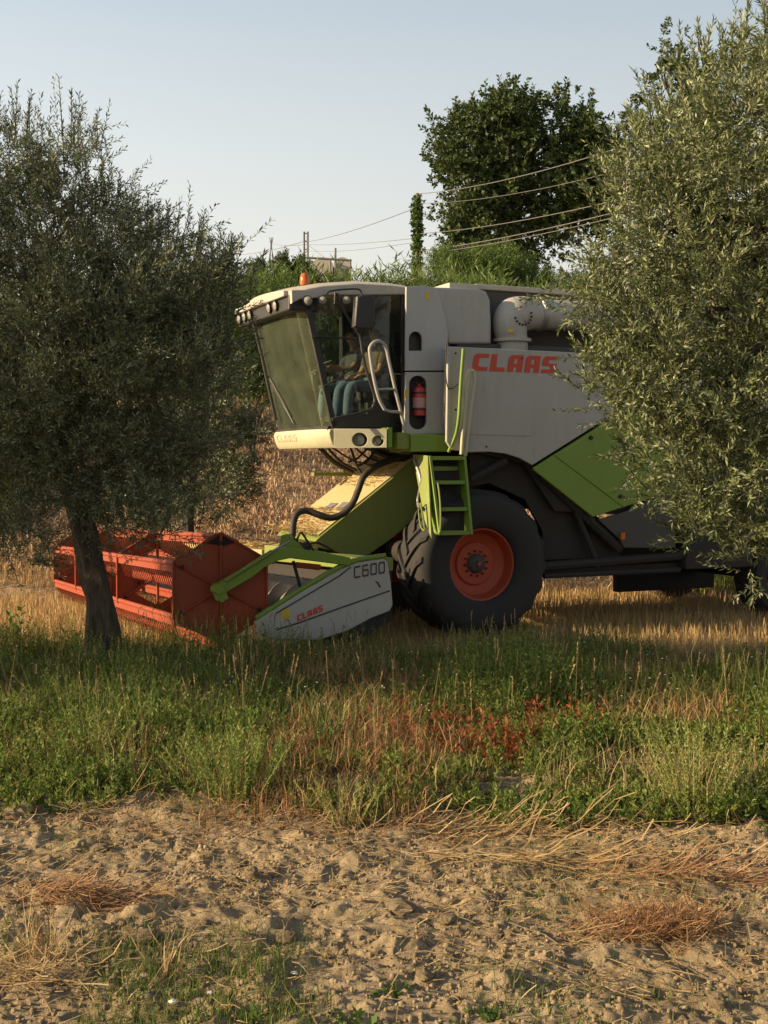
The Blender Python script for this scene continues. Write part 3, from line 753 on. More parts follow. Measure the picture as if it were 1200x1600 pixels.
# bumper under the windscreen (follows the curve) and side bumper
def bumper():
    ny = 16; v = []; f = []
    zt = side(522, 670, CY0)[1]; zb = side(522, 700, CY0)[1]; x0 = side(522, 685, CY0)[0]
    prof = [(0.0, zt), (-.05, zt-.005), (-.065, zt-.05), (-.05, (zt+zb)/2), (-.02, zb+.04), (.02, zb), (.12, zb), (.12, zt)]
    m = len(prof)
    for i in range(ny+1):
        t = i/ny; y = CY0-.01+t*(CY1-CY0+.02); bl = .15*(1-(2*t-1)**4)
        for (x, z) in prof: v.append((x0+x-bl, y, z))
    for i in range(ny):
        for j in range(m): f.append((i*m+j, i*m+(j+1) % m, (i+1)*m+(j+1) % m, (i+1)*m+j))
    f.append(tuple(range(m))); f.append(tuple(ny*m+j for j in range(m-1, -1, -1)))
    MB().add(v, f).build('front_bumper', CREAM, H, True, .008)
    return x0, zt, zb
bx, bzt, bzb = bumper()
YB = .32
q0 = Vector(s3(523, 700, CY0-.02)); q1 = Vector(s3(606, 699, YB)); exb = Vector((q1.x-q0.x, q1.y-q0.y, 0)); LB_ = exb.length; exb.normalize()
hb = bzt-bzb
def bpl(px, py): # position on the flared side bumper
    return ((px-523)/83*LB_, (700-py)/30.5*hb)
me = plate_mesh('side_bumper', [[(0, 0), (LB_, 0), (LB_, hb), (0, hb)], [bpl(563.5+12*math.cos(R(t)), 687+11*math.sin(R(t))) for t in range(0, 360, 20)],
     [bpl(592+9*math.cos(R(t)), 689+8.5*math.sin(R(t))) for t in range(0, 360, 20)]], .05, (q0.x, q0.y+.02, bzb), exb, (0, 0, 1), .006)
link('side_bumper', me, CREAM, H)
for (x, y, r) in ((563.5, 687, .086), (592, 689, .066)):
    a_, b__ = bpl(x, y); c = Vector((q0.x, q0.y, bzb))+exb*a_; lamp((c.x+.01, c.y+.09, bzb+b__), (-.6, -1, 0), r*.95, 'headlight')
MB().box((side(530, 690, CY0)[0], CY0+.14, bzb+.02), (side(606, 690, CY0)[0], CY0+.16, bzt-.01)).build('bumper_back', DARK, H)
plate('bumper_end_strip', [sp([(606.5, 668), (613, 668), (613, 699), (606.5, 699)], YB)], YB, .35, GREEN, H, .004)
# faded lettering on the front bumper, standing across the machine
fo_ = word('CLAAS', (0, CY0+1.55, bzb+.09), (0, -1, 0), (0, 0, 1), .13, .10, .035, .12, FADED, H, 'faded_lettering')
def bump_x(y, z):
    t = (y-(CY0-.01))/(CY1-CY0+.02); zt_, zm_ = bzt-.05, (bzt+bzb)/2
    return bx - .15*(1-(2*t-1)**4) + float(np.interp(z, [bzb+.04, zm_, zt_, bzt-.005], [-.02, -.05, -.065, -.05]))
for v_ in fo_.data.vertices: v_.co.x = bump_x(v_.co.y, v_.co.z)+v_.co.x-.004
# --- platform
pl = -.05
mb = MB()
x0, z0 = side(613, 702, .45); x1, _ = side(632, 702, .45)
mb.box((x0, .3, z0), (x1, .66, z0+.2)); mb.build('platform_step', GREEN_D, H, bevel=.01)
x2, z2 = side(705, 706, .28); _, z3 = side(705, 679, .28)
MB().box((x1+.005, .27, z2), (x2, .9, z3)).build('platform', GREEN, H, bevel=.01)
# --- ladder
LT, LB = .12, -.18     # slopes outwards towards the ground
def LY(t): return LT+(LB-LT)*t
ltop = side(672, 712, LT); lbot = side(688, 836, LB); rtop = side(726, 712, LT); rbot = side(737, 835, LB)
def lat(a, b, t): return (a[0]+(b[0]-a[0])*t, a[1]+(b[1]-a[1])*t)
for (a, b) in ((ltop, lbot), (rtop, rbot)):
    v = []
    for t, (x, z) in ((0, a), (1, b)):
        y = LY(t); dd = .10 if t == 0 else .08
        for dx, dy in ((-.018, -.01), (.018, -.01), (.018, dd+.06), (-.018, dd+.06)): v.append((x+dx, y+dy, z))
    MB().add(v, [(0, 1, 2, 3), (7, 6, 5, 4), (0, 4, 5, 1), (1, 5, 6, 2), (2, 6, 7, 3), (3, 7, 4, 0)]).build('ladder_stringer', GREEN, H, bevel=.006)
for t in (.02, .33, .67, .97):
    p = lat(ltop, lbot, t); q = lat(rtop, rbot, t); y = LY(t)
    MB().box((p[0]+.02, y, p[1]-.035), (q[0]-.02, y+.20, p[1]+.01)).build('ladder_step', GREEN, H, bevel=.005)
for t in (.16,):
    p = lat(ltop, lbot, t); q = lat(rtop, rbot, t); MB().box((p[0]+.02, LY(t)+.16, p[1]-.03), (q[0]-.02, LY(t)+.18, p[1]+.02)).build('ladder_riser', GREEN, H)
p = lat(ltop, lbot, .5); MB().add([(ltop[0], LT+.2, ltop[1]), (rtop[0], LT+.2, rtop[1]), (rbot[0], LB+.2, rbot[1]), (lbot[0], LB+.2, lbot[1])] + [(ltop[0], LT+.23, ltop[1]), (rtop[0], LT+.23, rtop[1]), (rbot[0], LB+.23, rbot[1]), (lbot[0], LB+.23, lbot[1])], [(0, 1, 2, 3), (7, 6, 5, 4), (0, 4, 5, 1), (1, 5, 6, 2), (2, 6, 7, 3), (3, 7, 4, 0)]).build('ladder_back', DARK, H)
# sloping front board of the ladder, facing the sun
fx = side(668, 712, LT)[0]
zb_ = side(675, 842, LB)[1]; xb_ = side(675, 842, LB)[0]
v = [(fx, LT, ltop[1]+.0), (fx, LT+.42, ltop[1]+.02), (xb_-.02, LB+.17, zb_+.22), (xb_, LB+.02, zb_)]
v2 = [(x+.02, y, z) for x, y, z in v]
MB().add(v+v2, [(0, 1, 2, 3), (7, 6, 5, 4), (0, 4, 5, 1), (1, 5, 6, 2), (2, 6, 7, 3), (3, 7, 4, 0)]).build('ladder_front_board', GREEN_D, H, bevel=.004)
MB().tube(crom([(fx-.03, LT+.30, ltop[1]-.05), (fx-.04, LT+.1, ltop[1]-.3), (fx-.02, LT+.22, ltop[1]-.55), (xb_-.06, LB+.2, zb_+.35)], 5), .022, 8).build('gas_strut', STEEL, H, True)
loop = [(xb_-.05, LB+.2, zb_+.42), (xb_-.05, LB+.26, zb_+.34), (xb_-.05, LB+.2, zb_+.14), (xb_-.05, LB+.1, zb_+.10), (xb_-.05, LB+.13, zb_+.22), (xb_-.05, LB+.2, zb_+.42)]
MB().tube(crom(loop, 5), .009, 6).build('latch_loop', GREEN_D, H, True)
MB().tube(crom([s3(678, 755, LT-.1), s3(684, 756, LT-.12), s3(688, 790, LB), s3(688, 826, LB-.05), s3(684, 834, LB-.03), s3(679, 824, LB)], 5), .011, 8).build('ladder_handle', GREEN_D, H, True)
# handrails
MB().tube(crom([s3(724, 545, .0), s3(720, 600, .0), s3(717, 650, .0), s3(712, 680, .05), s3(701, 706, .15)], 6), .021, 10).build('green_handrail', GREEN, H, True)
hr = [s3(721, 710, .02), s3(725, 650, .0), s3(730, 598, 0), s3(733, 582, 0), s3(738, 579, 0), s3(741, 584, 0), s3(741, 600, 0), s3(734, 650, 0), s3(727, 712, .02)]
MB().tube(crom(hr, 6), .023, 10).build('looped_handrail', CREAM, H, True)
# grey handrail at the door
gy = .38
hr = [(601, 640), (592, 622), (584, 590), (578, 552), (579, 541), (586, 534), (595, 534), (603, 543), (608, 565), (618, 610), (629, 655), (632, 678)]
MB().tube(crom([s3(x, y, gy) for x, y in hr], 6), .021, 10).build('door_handrail', RAIL, H, True)
MB().tube([s3(587, 608, gy), s3(616, 608, gy)], .014, 8).build('handrail_rung', RAIL, H, True)
MB().tube(crom([s3(x, y, gy) for x, y in [(601, 640), (610, 643), (626, 644)]], 4), .018, 8).build('handrail_rung', RAIL, H, True)
# mirror arm and mirror
my = .38
arm = crom([s3(x, y, my+.1) for x, y in [(527, 458), (531, 472), (545, 498), (557, 516), (563, 528), (568, 560), (576, 590), (585, 618), (584, 632), (576, 641), (545, 649), (519, 655)]], 6)
MB().tube(arm, .018, 8).build('mirror_arm', BLACKP, H, True)
MB().tube(crom([s3(x, y, my+.05) for x, y in [(508, 462), (516, 455), (540, 452), (560, 452), (565, 458), (566, 465)]], 5), .011, 8).build('mirror_bracket', BLACKP, H, True)
MB().tube([s3(524, 457, my+.1), s3(523, 475, my+.1)], .012, 8).build('mirror_bracket', BLACKP, H, True)
mr = [side(x, y, my-.08) for x, y in [(558, 463), (566, 460), (580, 460), (588, 464), (587, 490), (585, 512), (578, 516), (560, 515), (554, 510), (556, 485)]]
mm_ = plate('mirror', [mr], my-.08, .12, BLACKP, H, .03)
MB().tube(crom([s3(x, y, CY0-.05) for x, y in [(487, 528), (500, 526), (545, 529), (556, 536), (559, 550), (558, 566), (550, 575), (530, 590), (506, 604)]], 6), .010, 8).build('door_grab_bar', BLACKP, H, True)
# far mirror rail and wiper
fy = 2.2
MB().tube([s3(391, 484, fy), s3(410, 560, fy), s3(431, 657, fy)], .022, 8).build('far_mirror_arm', BLACKP, H, True)
def on_screen(t, z):    # a point on the windscreen: t across, z height
    k = (z-Ab[1])/(At[1]-Ab[1]); return (Ab[0]+.01+k*(At[0]-Ab[0])-.11*(1-(2*t-1)**4)-.02, CY0+.04+t*(CY1-CY0-.08), z)
MB().tube([on_screen(.80, 3.28), on_screen(.62, 2.95), on_screen(.5, 2.66)], .012, 6).build('wiper_arm', BLACKP, H, True)
MB().tube([on_screen(.78, 3.18), on_screen(.6, 2.85), on_screen(.49, 2.64)], .009, 6).build('wiper_blade', HOSE, H, True)
# interior
def seat(x, y, z, name):
    r = bpy.data.objects.new(name, None); COL.objects.link(r); r.parent = H; r.location = (x, y, z)
    MB().box((-.22, -.24, .34), (.24, .24, .46)).build('seat_cushion', SEATM, r, bevel=.04)
    MB().box((.2, -.23, .42), (.32, .23, 1.0)).build('seat_back', SEATM, r, bevel=.04)
    MB().box((.22, -.13, 1.02), (.32, .13, 1.22)).build('headrest', SEATM, r, bevel=.04)
    MB().box((-.12, -.15, 0), (.15, .15, .34)).build('seat_base', BLACKP, r, bevel=.03)
seat(-1.08, 1.62, zfl, 'driver_seat'); seat(-1.05, .98, zfl, 'passenger_seat')
MB().lathe([(.20, 0), (.215, .015), (.23, 0), (.215, -.015)], (0, 0, 0), 'Z', 28, True).build('steering_wheel', BLACKP, H, True).matrix_local = Matrix.Translation((-1.52, 1.62, zfl+.78)) @ Matrix.Rotation(R(-28), 4, 'Y')
MB().tube([(-1.6, 1.62, zfl), (-1.53, 1.62, zfl+.76)], .04, 10).build('steering_column', BLACKP, H, True)
MB().box((-1.2, 1.93, zfl+.1), (-.85, 2.15, zfl+.72)).build('side_console', BLACKP, H, bevel=.03)
MB().box((-1.72, 1.28, zfl+.5), (-1.66, 1.5, zfl+.68)).build('monitor', GREYP, H, bevel=.01)

# --- feeder house
FY0, FY1 = .92, 2.35
fo = sp([(652, 716), (600, 757), (552, 796), (500, 838), (492, 846), (510, 856), (538, 868), (572, 870), (612, 842), (656, 806)], FY0)
plate('feeder_house', [fo], FY0, FY1-FY0, GREEN_D, H, .012)
a = fo[0]; b_ = fo[3]; nx, nz = -(a[1]-b_[1]), (a[0]-b_[0]); L_ = math.hypot(nx, nz); nx /= L_; nz /= L_
v = [(a[0]+nx*.004, FY0+.03, a[1]+nz*.004), (b_[0]+nx*.004, FY0+.03, b_[1]+nz*.004), (b_[0]+nx*.004, FY1-.03, b_[1]+nz*.004), (a[0]+nx*.004, FY1-.03, a[1]+nz*.004)]
v2 = [(x+nx*.02, y, z+nz*.02) for x, y, z in v]
cov = MB().add(v+v2, [(0, 1, 2, 3), (7, 6, 5, 4), (0, 4, 5, 1), (1, 5, 6, 2), (2, 6, 7, 3), (3, 7, 4, 0)]).build('feeder_top_cover', DUSTTOP, H, bevel=.005)
def ontop(t, y, h=.03): return (b_[0]+(a[0]-b_[0])*t+nx*h, y, b_[1]+(a[1]-b_[1])*t+nz*h)
for (t, y) in ((.28, 1.5), (.30, 1.15)):
    p = [Vector(ontop(t, y)), Vector(ontop(t+.09, y)), Vector(ontop(t+.09, y+.22)), Vector(ontop(t, y+.22))]
    q = [x+Vector((nx*.008, 0, nz*.008)) for x in p]
    MB().add(p+q, [(0, 1, 2, 3), (7, 6, 5, 4), (0, 4, 5, 1), (1, 5, 6, 2), (2, 6, 7, 3), (3, 7, 4, 0)]).build('inspection_cover', STEEL, cov)
MB().tube([ontop(.68, FY1-.02, .05), ontop(.68, FY1-.02, .12), ontop(.73, FY1-.02, .12), ontop(.73, FY1-.02, .05)], .012, 6).build('lifting_eye', GREEN_D, H, True)
MB().box((a[0]-.9, FY1-.12, 1.98), (a[0]-.3, FY1-.02, 2.03)).build('feeder_upper_rail', GREEN_D, H, bevel=.01)
MB().box((-.5, 1.0, 1.5), (.3, 2.3, 2.45)).build('feeder_mount', DARK, H, bevel=.03)
# struts and hoses between cab and feeder
for k, (p0, p1, y, r) in enumerate((((500, 700), (552, 738), 1.9, .03), ((512, 700), (558, 735), 1.7, .018), ((520, 700), (585, 728), 1.2, .012), ((548, 700), (572, 748), .95, .016),
        ((575, 700), (545, 722), 1.3, .014), ((590, 702), (560, 728), 1.5, .02), ((555, 700), (600, 722), 1.5, .014), ((585, 705), (640, 715), 1.1, .05))):
    MB().tube(crom([s3(*p0, y), ((s3(*p0, y)[0]+s3(*p1, y)[0])/2, y+.03, (s3(*p0, y)[2]+s3(*p1, y)[2])/2-.04), s3(*p1, y)], 5), r, 8).build('hydraulic_hose', HOSE, H, True)
hs = crom([s3(x, y, yy) for x, y, yy in [(640, 706, .95), (612, 718, .9), (585, 730, .86), (568, 745, .84), (560, 765, .84), (551, 786, .84), (537, 802, .84), (517, 809, .86), (497, 804, .9), (480, 798, .95), (466, 801, .95), (459, 815, .92), (457, 838, .88)]], 6)
MB().tube(hs, .042, 12).build('thick_hydraulic_hose', HOSE, H, True)
MB().tube(crom([s3(x, y, .8) for x, y in [(606, 700), (622, 707), (640, 708), (652, 700)]], 5), .01, 6).build('cable', RAIL, H, True)

# --- header
HY0, HY1 = -1.35, 6.5
hd = H
before_header = set(bpy.data.objects)
out = sp([(398, 972), (420, 958), (480, 920), (545, 884), (560, 879), (600, 873), (606, 878), (611, 910), (614, 945), (609, 955), (580, 966), (545, 985), (500, 1000), (430, 1000), (404, 992)], HY0)
shield = plate('header_end_shield', [out], HY0, .06, WHITE2, hd, .012)
e = [s3(400, 968, HY0+.03), s3(420, 955, HY0+.03), s3(480, 917, HY0+.03), s3(545, 881, HY0+.03), s3(602, 870, HY0+.03)]
MB().tube(crom([(x, y, z+.015) for x, y, z in e], 4), .028, 8).build('green_edge_rail', GREEN, hd, True)
MB().tube(crom([s3(x, y, HY0-.004) for x, y in [(432, 984), (470, 972), (540, 947), (609, 923)]], 4), .009, 6).build('shield_crease', GREYP, shield, True)
MB().tube([s3(x, y, HY0-.004) for x, y in [(548, 886), (530, 900), (432, 958)]], .008, 6).build('shield_seam', GREYP, shield, True)
c = s3(590, 912, HY0); MB().add([(c[0]-.03, HY0-.012, c[2]+.03), (c[0]+.0, HY0-.012, c[2]+.02), (c[0]+.035, HY0-.012, c[2]-.035), (c[0]+.02, HY0-.012, c[2]-.04), (c[0], HY0-.012, c[2]),
    (c[0]-.03, HY0-.001, c[2]+.03), (c[0]+.0, HY0-.001, c[2]+.02), (c[0]+.035, HY0-.001, c[2]-.035), (c[0]+.02, HY0-.001, c[2]-.04), (c[0], HY0-.001, c[2])],
    [(0, 1, 2, 3, 4), (9, 8, 7, 6, 5), (0, 5, 6, 1), (1, 6, 7, 2), (2, 7, 8, 3), (3, 8, 9, 4), (4, 9, 5, 0)]).build('latch', BLACKP, shield)
c = s3(446, 959, HY0); MB().box((c[0]-.045, HY0-.005, c[2]-.05), (c[0]+.045, HY0-.001, c[2]+.05)).build('yellow_sticker', YELLOW, shield, bevel=.001)
cc0 = side(465, 971, HY0); cc1 = side(506, 954, HY0); ex = Vector((cc1[0]-cc0[0], 0, cc1[1]-cc0[1])); pw = ex.length/5
word('CLAAS', (cc0[0], HY0-.004, cc0[1]), ex, (-ex.normalized().z, 0, ex.normalized().x), pw*.8, .062, pw*.2, .15, LOGO, shield)
cc0 = side(553, 904, HY0); cc1 = side(604, 895, HY0); ex = Vector((cc1[0]-cc0[0], 0, cc1[1]-cc0[1])); pw = ex.length/4
word('c600', (cc0[0], HY0-.004, cc0[1]), ex, (-ex.normalized().z, 0, ex.normalized().x), pw*.78, .125, pw*.22, .12, BLACKL, shield)
MB().box((-3.1, HY1-.05, .3), (-1.85, HY1, 1.05)).build('header_end_shield', WHITE2, hd, bevel=.02)
# back wall, floor, top beam, auger
plate('header_floor', [[(-3.25, .22), (-3.25, .26), (-2.3, .34), (-1.95, .5), (-1.85, 1.02), (-1.80, 1.02), (-1.80, .5), (-2.2, .30)]], HY0+.06, HY1-HY0-.12, DARK, hd)
bx0 = -1.98
mb = MB(); mb.box((bx0-.05, HY0+.06, 1.02), (bx0+.2, FY0-.02, 1.16)); mb.build('header_top_beam', GREEN_D, hd, bevel=.01)
mb = MB(); mb.box((bx0-.05, FY1+.02, 1.02), (bx0+.2, HY1-.06, 1.16)); mb.build('header_top_beam', DUSTTOP, hd, bevel=.01)
mb = MB(); mb.box((bx0-.02, FY0, 1.02), (bx0+.2, FY1, 1.22)); mb.build('header_frame', GREEN_D, hd, bevel=.01)
MB().lathe([(.16, HY0+.1), (.16, HY1-.1)], (-2.45, 0, .62), 'Y', 20).build('header_auger', STEEL, hd, True)
def flight(y0, y1, sgn, name):
    n = int(abs(y1-y0)/.5*18); v = []; f = []
    for i in range(n+1):
        y = y0+(y1-y0)*i/n; a = sgn*2*math.pi*i/18
        for r in (.16, .30):
            for dy in (0, .008): v.append((-2.45+r*math.cos(a), y+dy, .62+r*math.sin(a)))
    for i in range(n):
        o = 4*i; p = o+4; f += [(o, o+2, p+2, p), (o+1, p+1, p+3, o+3), (o+2, o+3, p+3, p+2)]
    MB().add(v, f).build(name, STEEL, hd, True)
flight(HY0+.15, 1.0, 1, 'auger_flight'); flight(2.3, HY1-.15, -1, 'auger_flight')
# cutter bar with fingers, dividers
MB().box((-3.33, HY0+.05, .20), (-3.24, HY1-.05, .235)).build('cutter_bar', STEEL, hd)
mb = MB()
for i in range(96):
    y = HY0+.1+i*.0762; mb.add([(-3.33, y-.012, .205), (-3.33, y+.012, .205), (-3.33, y, .235), (-3.45, y, .215)], [(0, 1, 2), (0, 3, 1), (1, 3, 2), (2, 3, 0)])
mb.build('knife_fingers', STEEL, hd)['kind'] = 'stuff'
for y in (HY1-.03,):
    mb = MB(); mb.add([(-3.15, y-.04, .2), (-3.15, y+.04, .2), (-3.15, y+.04, .52), (-3.15, y-.04, .52), (-3.95, y, .16)], [(0, 3, 2, 1), (0, 1, 4), (1, 2, 4), (2, 3, 4), (3, 0, 4)])
    mb.build('crop_divider', GREEN_D if y > 0 else WHITE2, hd, bevel=.006)
# reel
RX, RZ, RR = -3.62, .90, .56
RY0, RY1 = HY0+.22, HY1-.18
reel = bpy.data.objects.new('reel', None); COL.objects.link(reel); reel.parent = H; reel.location = (RX, 0, RZ)
MB().tube([(0, RY0, 0), (0, RY1, 0)], .075, 16).build('reel_shaft', RED, reel, True)
def hexa(y, ang0=90, fill=True, name='reel_end_plate'):
    pts = [(RR*math.cos(R(ang0+60*k)), RR*math.sin(R(ang0+60*k))) for k in range(6)]
    sps = [pts]
    if not fill:
        inn = [(p[0]*.62, p[1]*.62) for p in pts]; sps.append(inn)
    me = plate_mesh(name, sps, .012, (0, y, 0), (1, 0, 0), (0, 0, 1), 0); o = link(name, me, RED, reel)
    for k in range(6):      # pressed spokes and folded rim
        p = pts[k]; q = pts[(k+1) % 6]
        mb = MB(); mb.tube([(p[0]*.1, y-.02, p[1]*.1), (p[0]*.97, y-.02, p[1]*.97)], .017, 6); mb.build('reel_spoke', RED, reel, True); MB().lathe([(0, -.03), (.022, -.03), (.022, 0), (0, 0)], (p[0]*.82, y-.012, p[1]*.82), 'Y', 8).build('bolt', DARK, reel, True)
        mb = MB(); mb.tube([(p[0], y-.015, p[1]), (q[0], y-.015, q[1])], .014, 6); mb.build('plate_edge', RED, reel, True)
    return o
hexa(RY0); hexa(RY1)
MUD = rough_mat('dried_black_mud', (.015, .012, .010), (.04, .03, .02), 30, .8, .02)
mb = MB(); q_ = [(-.20, RR*.83), (-.05, RR*.985), (0, RR*1.0), (.10, RR*.93), (.20, RR*.84), (.12, RR*.80), (.03, RR*.76), (-.08, RR*.80)]
link('mud_patch', plate_mesh('mud_patch', [q_], .006, (0, RY0-.012, 0), (1, 0, 0), (0, 0, 1), 0), MUD, reel)
hexa(RY0+(RY1-RY0)*.36, fill=False, name='reel_star'); hexa(RY0+(RY1-RY0)*.74, name='reel_mid_plate')
BATY = [RY0+.02, RY1-.02]
for k in range(6):
    a = R(90+60*k); p = (RR*.95*math.cos(a), RR*.95*math.sin(a))
    b = MB().tube([(p[0], BATY[0], p[1]), (p[0], BATY[1], p[1])], .028, 10).build('reel_bat', RED, reel, True)
    # slat plate along each bat
    MB().box((p[0]-.012, BATY[0], p[1]-.085), (p[0]+.004, BATY[1], p[1]+.0)).build('bat_strip', RED, reel)
    mb = MB()
    n = 80
    for i in range(n):
        y = BATY[0]+.05+i*(BATY[1]-BATY[0]-.1)/(n-1)
        mb.tube([(p[0], y, p[1]-.02), (p[0]+.02, y, p[1]-.12), (p[0]+.06, y, p[1]-.24)], [.010, .008, .004], 4)
    mb.build('tine_row', RED, reel, True)['kind'] = 'stuff'
# dark mud on top corner of the end plate
# reel arm and lift cylinder
ra = sp([(333, 922), (336, 914), (344, 908), (372, 894), (392, 881), (410, 868), (430, 859), (447, 855), (500, 862), (546, 871), (546, 884), (500, 878), (452, 872), (432, 876), (412, 886), (392, 902), (368, 916), (352, 925), (356, 934), (346, 942), (338, 938)], HY0+.02)
plate('reel_arm', [ra], HY0-.02, .10, GREEN, hd, .01)
c = s3(340, 920, HY0-.03); MB().lathe([(0, -.05), (.05, -.05), (.06, .05), (0, .05)], (c[0], HY0-.03, c[2]), 'Y', 16).build('arm_bearing', GREEN, hd, True)
MB().tube([s3(352, 908, HY0-.05), s3(425, 862, HY0-.05)], .022, 10).build('lift_cylinder', GREEN_D, hd, True)
MB().tube([s3(425, 862, HY0-.05), s3(452, 846, HY0-.05)], .012, 8).build('cylinder_rod', STEEL, hd, True)
MB().tube([s3(458, 876, HY0+.1), s3(466, 905, HY0+.1), s3(470, 922, HY0+.1)], .018, 8).build('support_rod', DARK, hd, True)
MB().tube([s3(462, 882, HY0+.08), s3(500, 886, HY0+.08)], .03, 8).build('red_actuator', RED, hd, True)
plate('arm_bracket', [sp([(436, 858), (440, 835), (450, 832), (470, 850), (480, 862)], HY0+.3)], HY0+.3, .03, GREEN, hd, .004)
mb = MB()
for (x, y, r) in ((455, 838, .06), (462, 845, .05), (470, 850, .05), (478, 848, .04)):
    c = s3(x, y, .55); mb.tube([(c[0], .5, c[2]), (c[0]+.03, .68, c[2]+.05)], r, 10)
mb.build('hose_coupler', DARK, hd, True)
for (q) in ([(462, 838), (470, 822), (480, 835), (490, 850)], [(470, 845), (492, 838), (505, 842), (520, 850)], [(475, 855), (520, 868), (550, 862), (566, 870), (570, 880)]):
    MB().tube(crom([s3(x, y, .6) for x, y in q], 5), .014, 6).build('hydraulic_hose', HOSE, hd, True)
# the header follows the ground, its far end a little lower
for o in set(bpy.data.objects)-before_header:
    if o.type == 'MESH' and not o.get('sheared') and o.data.name not in ('x',):
        me = o.data
        if me.get('sheared'): continue
        me['sheared'] = 1; a_ = np.empty(len(me.vertices)*3, np.float32); me.vertices.foreach_get('co', a_); a_ = a_.reshape(-1, 3)
        a_[:, 2] -= (a_[:, 1]-HY0)*.040; me.vertices.foreach_set('co', a_.ravel())
        del me['sheared']
# opening in the feeder top, left of the hose: straw lies in it
fw = sp([(556, 868), (605, 872), (612, 880), (560, 884)], 0)

# ------------------------------------------------------------ people and extinguisher
def skin_mesh(name, joints, bones, mat, parent, sub=2):
    me = bpy.data.meshes.new(name); ks = list(joints); me.from_pydata([joints[k][0] for k in ks], [(ks.index(a), ks.index(b)) for a, b in bones], [])
    o = link(name, me, mat, parent)
    m = o.modifiers.new('skin', 'SKIN')
    for i, k in enumerate(ks):
        r = joints[k][1]; r = r if isinstance(r, tuple) else (r, r); me.skin_vertices[0].data[i].radius = r
    me.skin_vertices[0].data[0].use_root = True; m.use_smooth_shade = True
    s = o.modifiers.new('sub', 'SUBSURF'); s.levels = sub; s.render_levels = sub
    return o
def person(loc, rz, shirt, label, reach, foot_side=0):
    """seated, facing local -X; origin at the floor below the hips"""
    p = empty('person', loc, rz, label=label, cat='person')
    J = {'pel': ((.0, 0, .52), (.13, .15)), 'wst': ((.02, 0, .68), (.11, .13)), 'chest': ((.03, 0, .88), (.11, .16)), 'neckb': ((.01, 0, 1.03), .055), 'neck': ((-.005, 0, 1.09), .05),
         'headb': ((-.02, 0, 1.14), (.062, .068)), 'headm': ((-.015, 0, 1.22), (.088, .078)), 'headt': ((-.005, 0, 1.29), (.07, .062))}
    B = [('pel', 'wst'), ('wst', 'chest'), ('chest', 'neckb'), ('neckb', 'neck'), ('neck', 'headb'), ('headb', 'headm'), ('headm', 'headt')]
    body = dict(J); bones = list(B); sh = {k: (J[k][0], (J[k][1][0]*1.06, J[k][1][1]*1.06)) for k in ('pel', 'wst', 'chest')}; sh['col'] = ((.015, 0, 1.0), .08)
    sbn = [('pel', 'wst'), ('wst', 'chest'), ('chest', 'col')]; je = {}; jb = []
    je['pel'] = ((.0, 0, .52), (.15, .17))
    for s in (-1, 1):
        t = 'l' if s < 0 else 'r'
        hnd = reach[0 if s < 0 else 1]; sho = Vector((.03, s*.19, .97)); hv = Vector(hnd); elb = sho.lerp(hv, .5)+Vector((.05, s*.06, -.12))
        wr = hv+(elb-hv).normalized()*.06
        body['sh'+t] = (tuple(sho), .055); body['el'+t] = (tuple(elb), .042); body['wr'+t] = (tuple(wr), .028); body['pa'+t] = (hnd, (.02, .038))
        bones += [('chest', 'sh'+t), ('sh'+t, 'el'+t), ('el'+t, 'wr'+t), ('wr'+t, 'pa'+t)]
        fd = (hv-wr).normalized()
        for q in range(4):
            a = hv+Vector((0, (q-1.5)*.018, .0)); L = (.03, .036, .034, .026)[q]
            b = a+fd*L+Vector((0, 0, -.004)); c = b+fd*L*.6+Vector((0, 0, -.02))
            body[f'f{t}{q}a'] = (tuple(a+fd*.01), .0095); body[f'f{t}{q}b'] = (tuple(b), .009); body[f'f{t}{q}c'] = (tuple(c), .0075)
            bones += [('pa'+t, f'f{t}{q}a'), (f'f{t}{q}a', f'f{t}{q}b'), (f'f{t}{q}b', f'f{t}{q}c')]
        body[f'th{t}'] = (tuple(hv+Vector((.01, -s*.045, .0))), .0105); bones.append(('pa'+t, f'th{t}'))
        sh['sh'+t] = (tuple(sho), .075); sh['sl'+t] = (tuple(sho.lerp(elb, .75)), .06); sbn += [('chest', 'sh'+t), ('sh'+t, 'sl'+t)]
        hip = (-.02, s*.10, .50); kn = (-.46, s*.13, .52); an = (-.50-.0, s*.13, .09); to = (-.66, s*.14, .04)
        body['hp'+t] = (hip, .085); body['kn'+t] = (kn, .06); body['an'+t] = (an, .042); body['to'+t] = (to, (.035, .045))
        bones += [('pel', 'hp'+t), ('hp'+t, 'kn'+t), ('kn'+t, 'an'+t), ('an'+t, 'to'+t)]
        je['hp'+t] = (hip, .098); je['kn'+t] = (kn, .076); je['an'+t] = ((an[0], an[1], .12), .06); jb += [('pel', 'hp'+t), ('hp'+t, 'kn'+t), ('kn'+t, 'an'+t)]
    # face: nose, ears
    body['nose'] = ((-.115, 0, 1.205), .013); bones.append(('headm', 'nose'))
    for s in (-1, 1): body[f'ear{s}'] = ((.0, s*.083, 1.205), .02); bones.append(('headm', f'ear{s}'))
    skin_mesh('body', body, bones, SKIN, p, 2); skin_mesh('shirt', sh, sbn, shirt, p, 2); skin_mesh('jeans', je, jb, JEANS, p, 2)
    mb = MB()
    for s in (-1, 1): mb.lathe([(0, -.012), (.01, -.006), (.011, .004), (0, .012)], (-.092, s*.032, 1.225), 'X', 10)
    mb.build('eyes', HAIR, p, True)
    mb = MB(); V = []
    mb.lathe([(0, .115), (.05, .105), (.085, .065), (.1, .01), (.092, -.05), (.088, -.05), (.09, .01), (.07, .05), (0, .09)], (.012, 0, 1.24), 'Z', 18)
    mb.build('hair', HAIR, p, True)
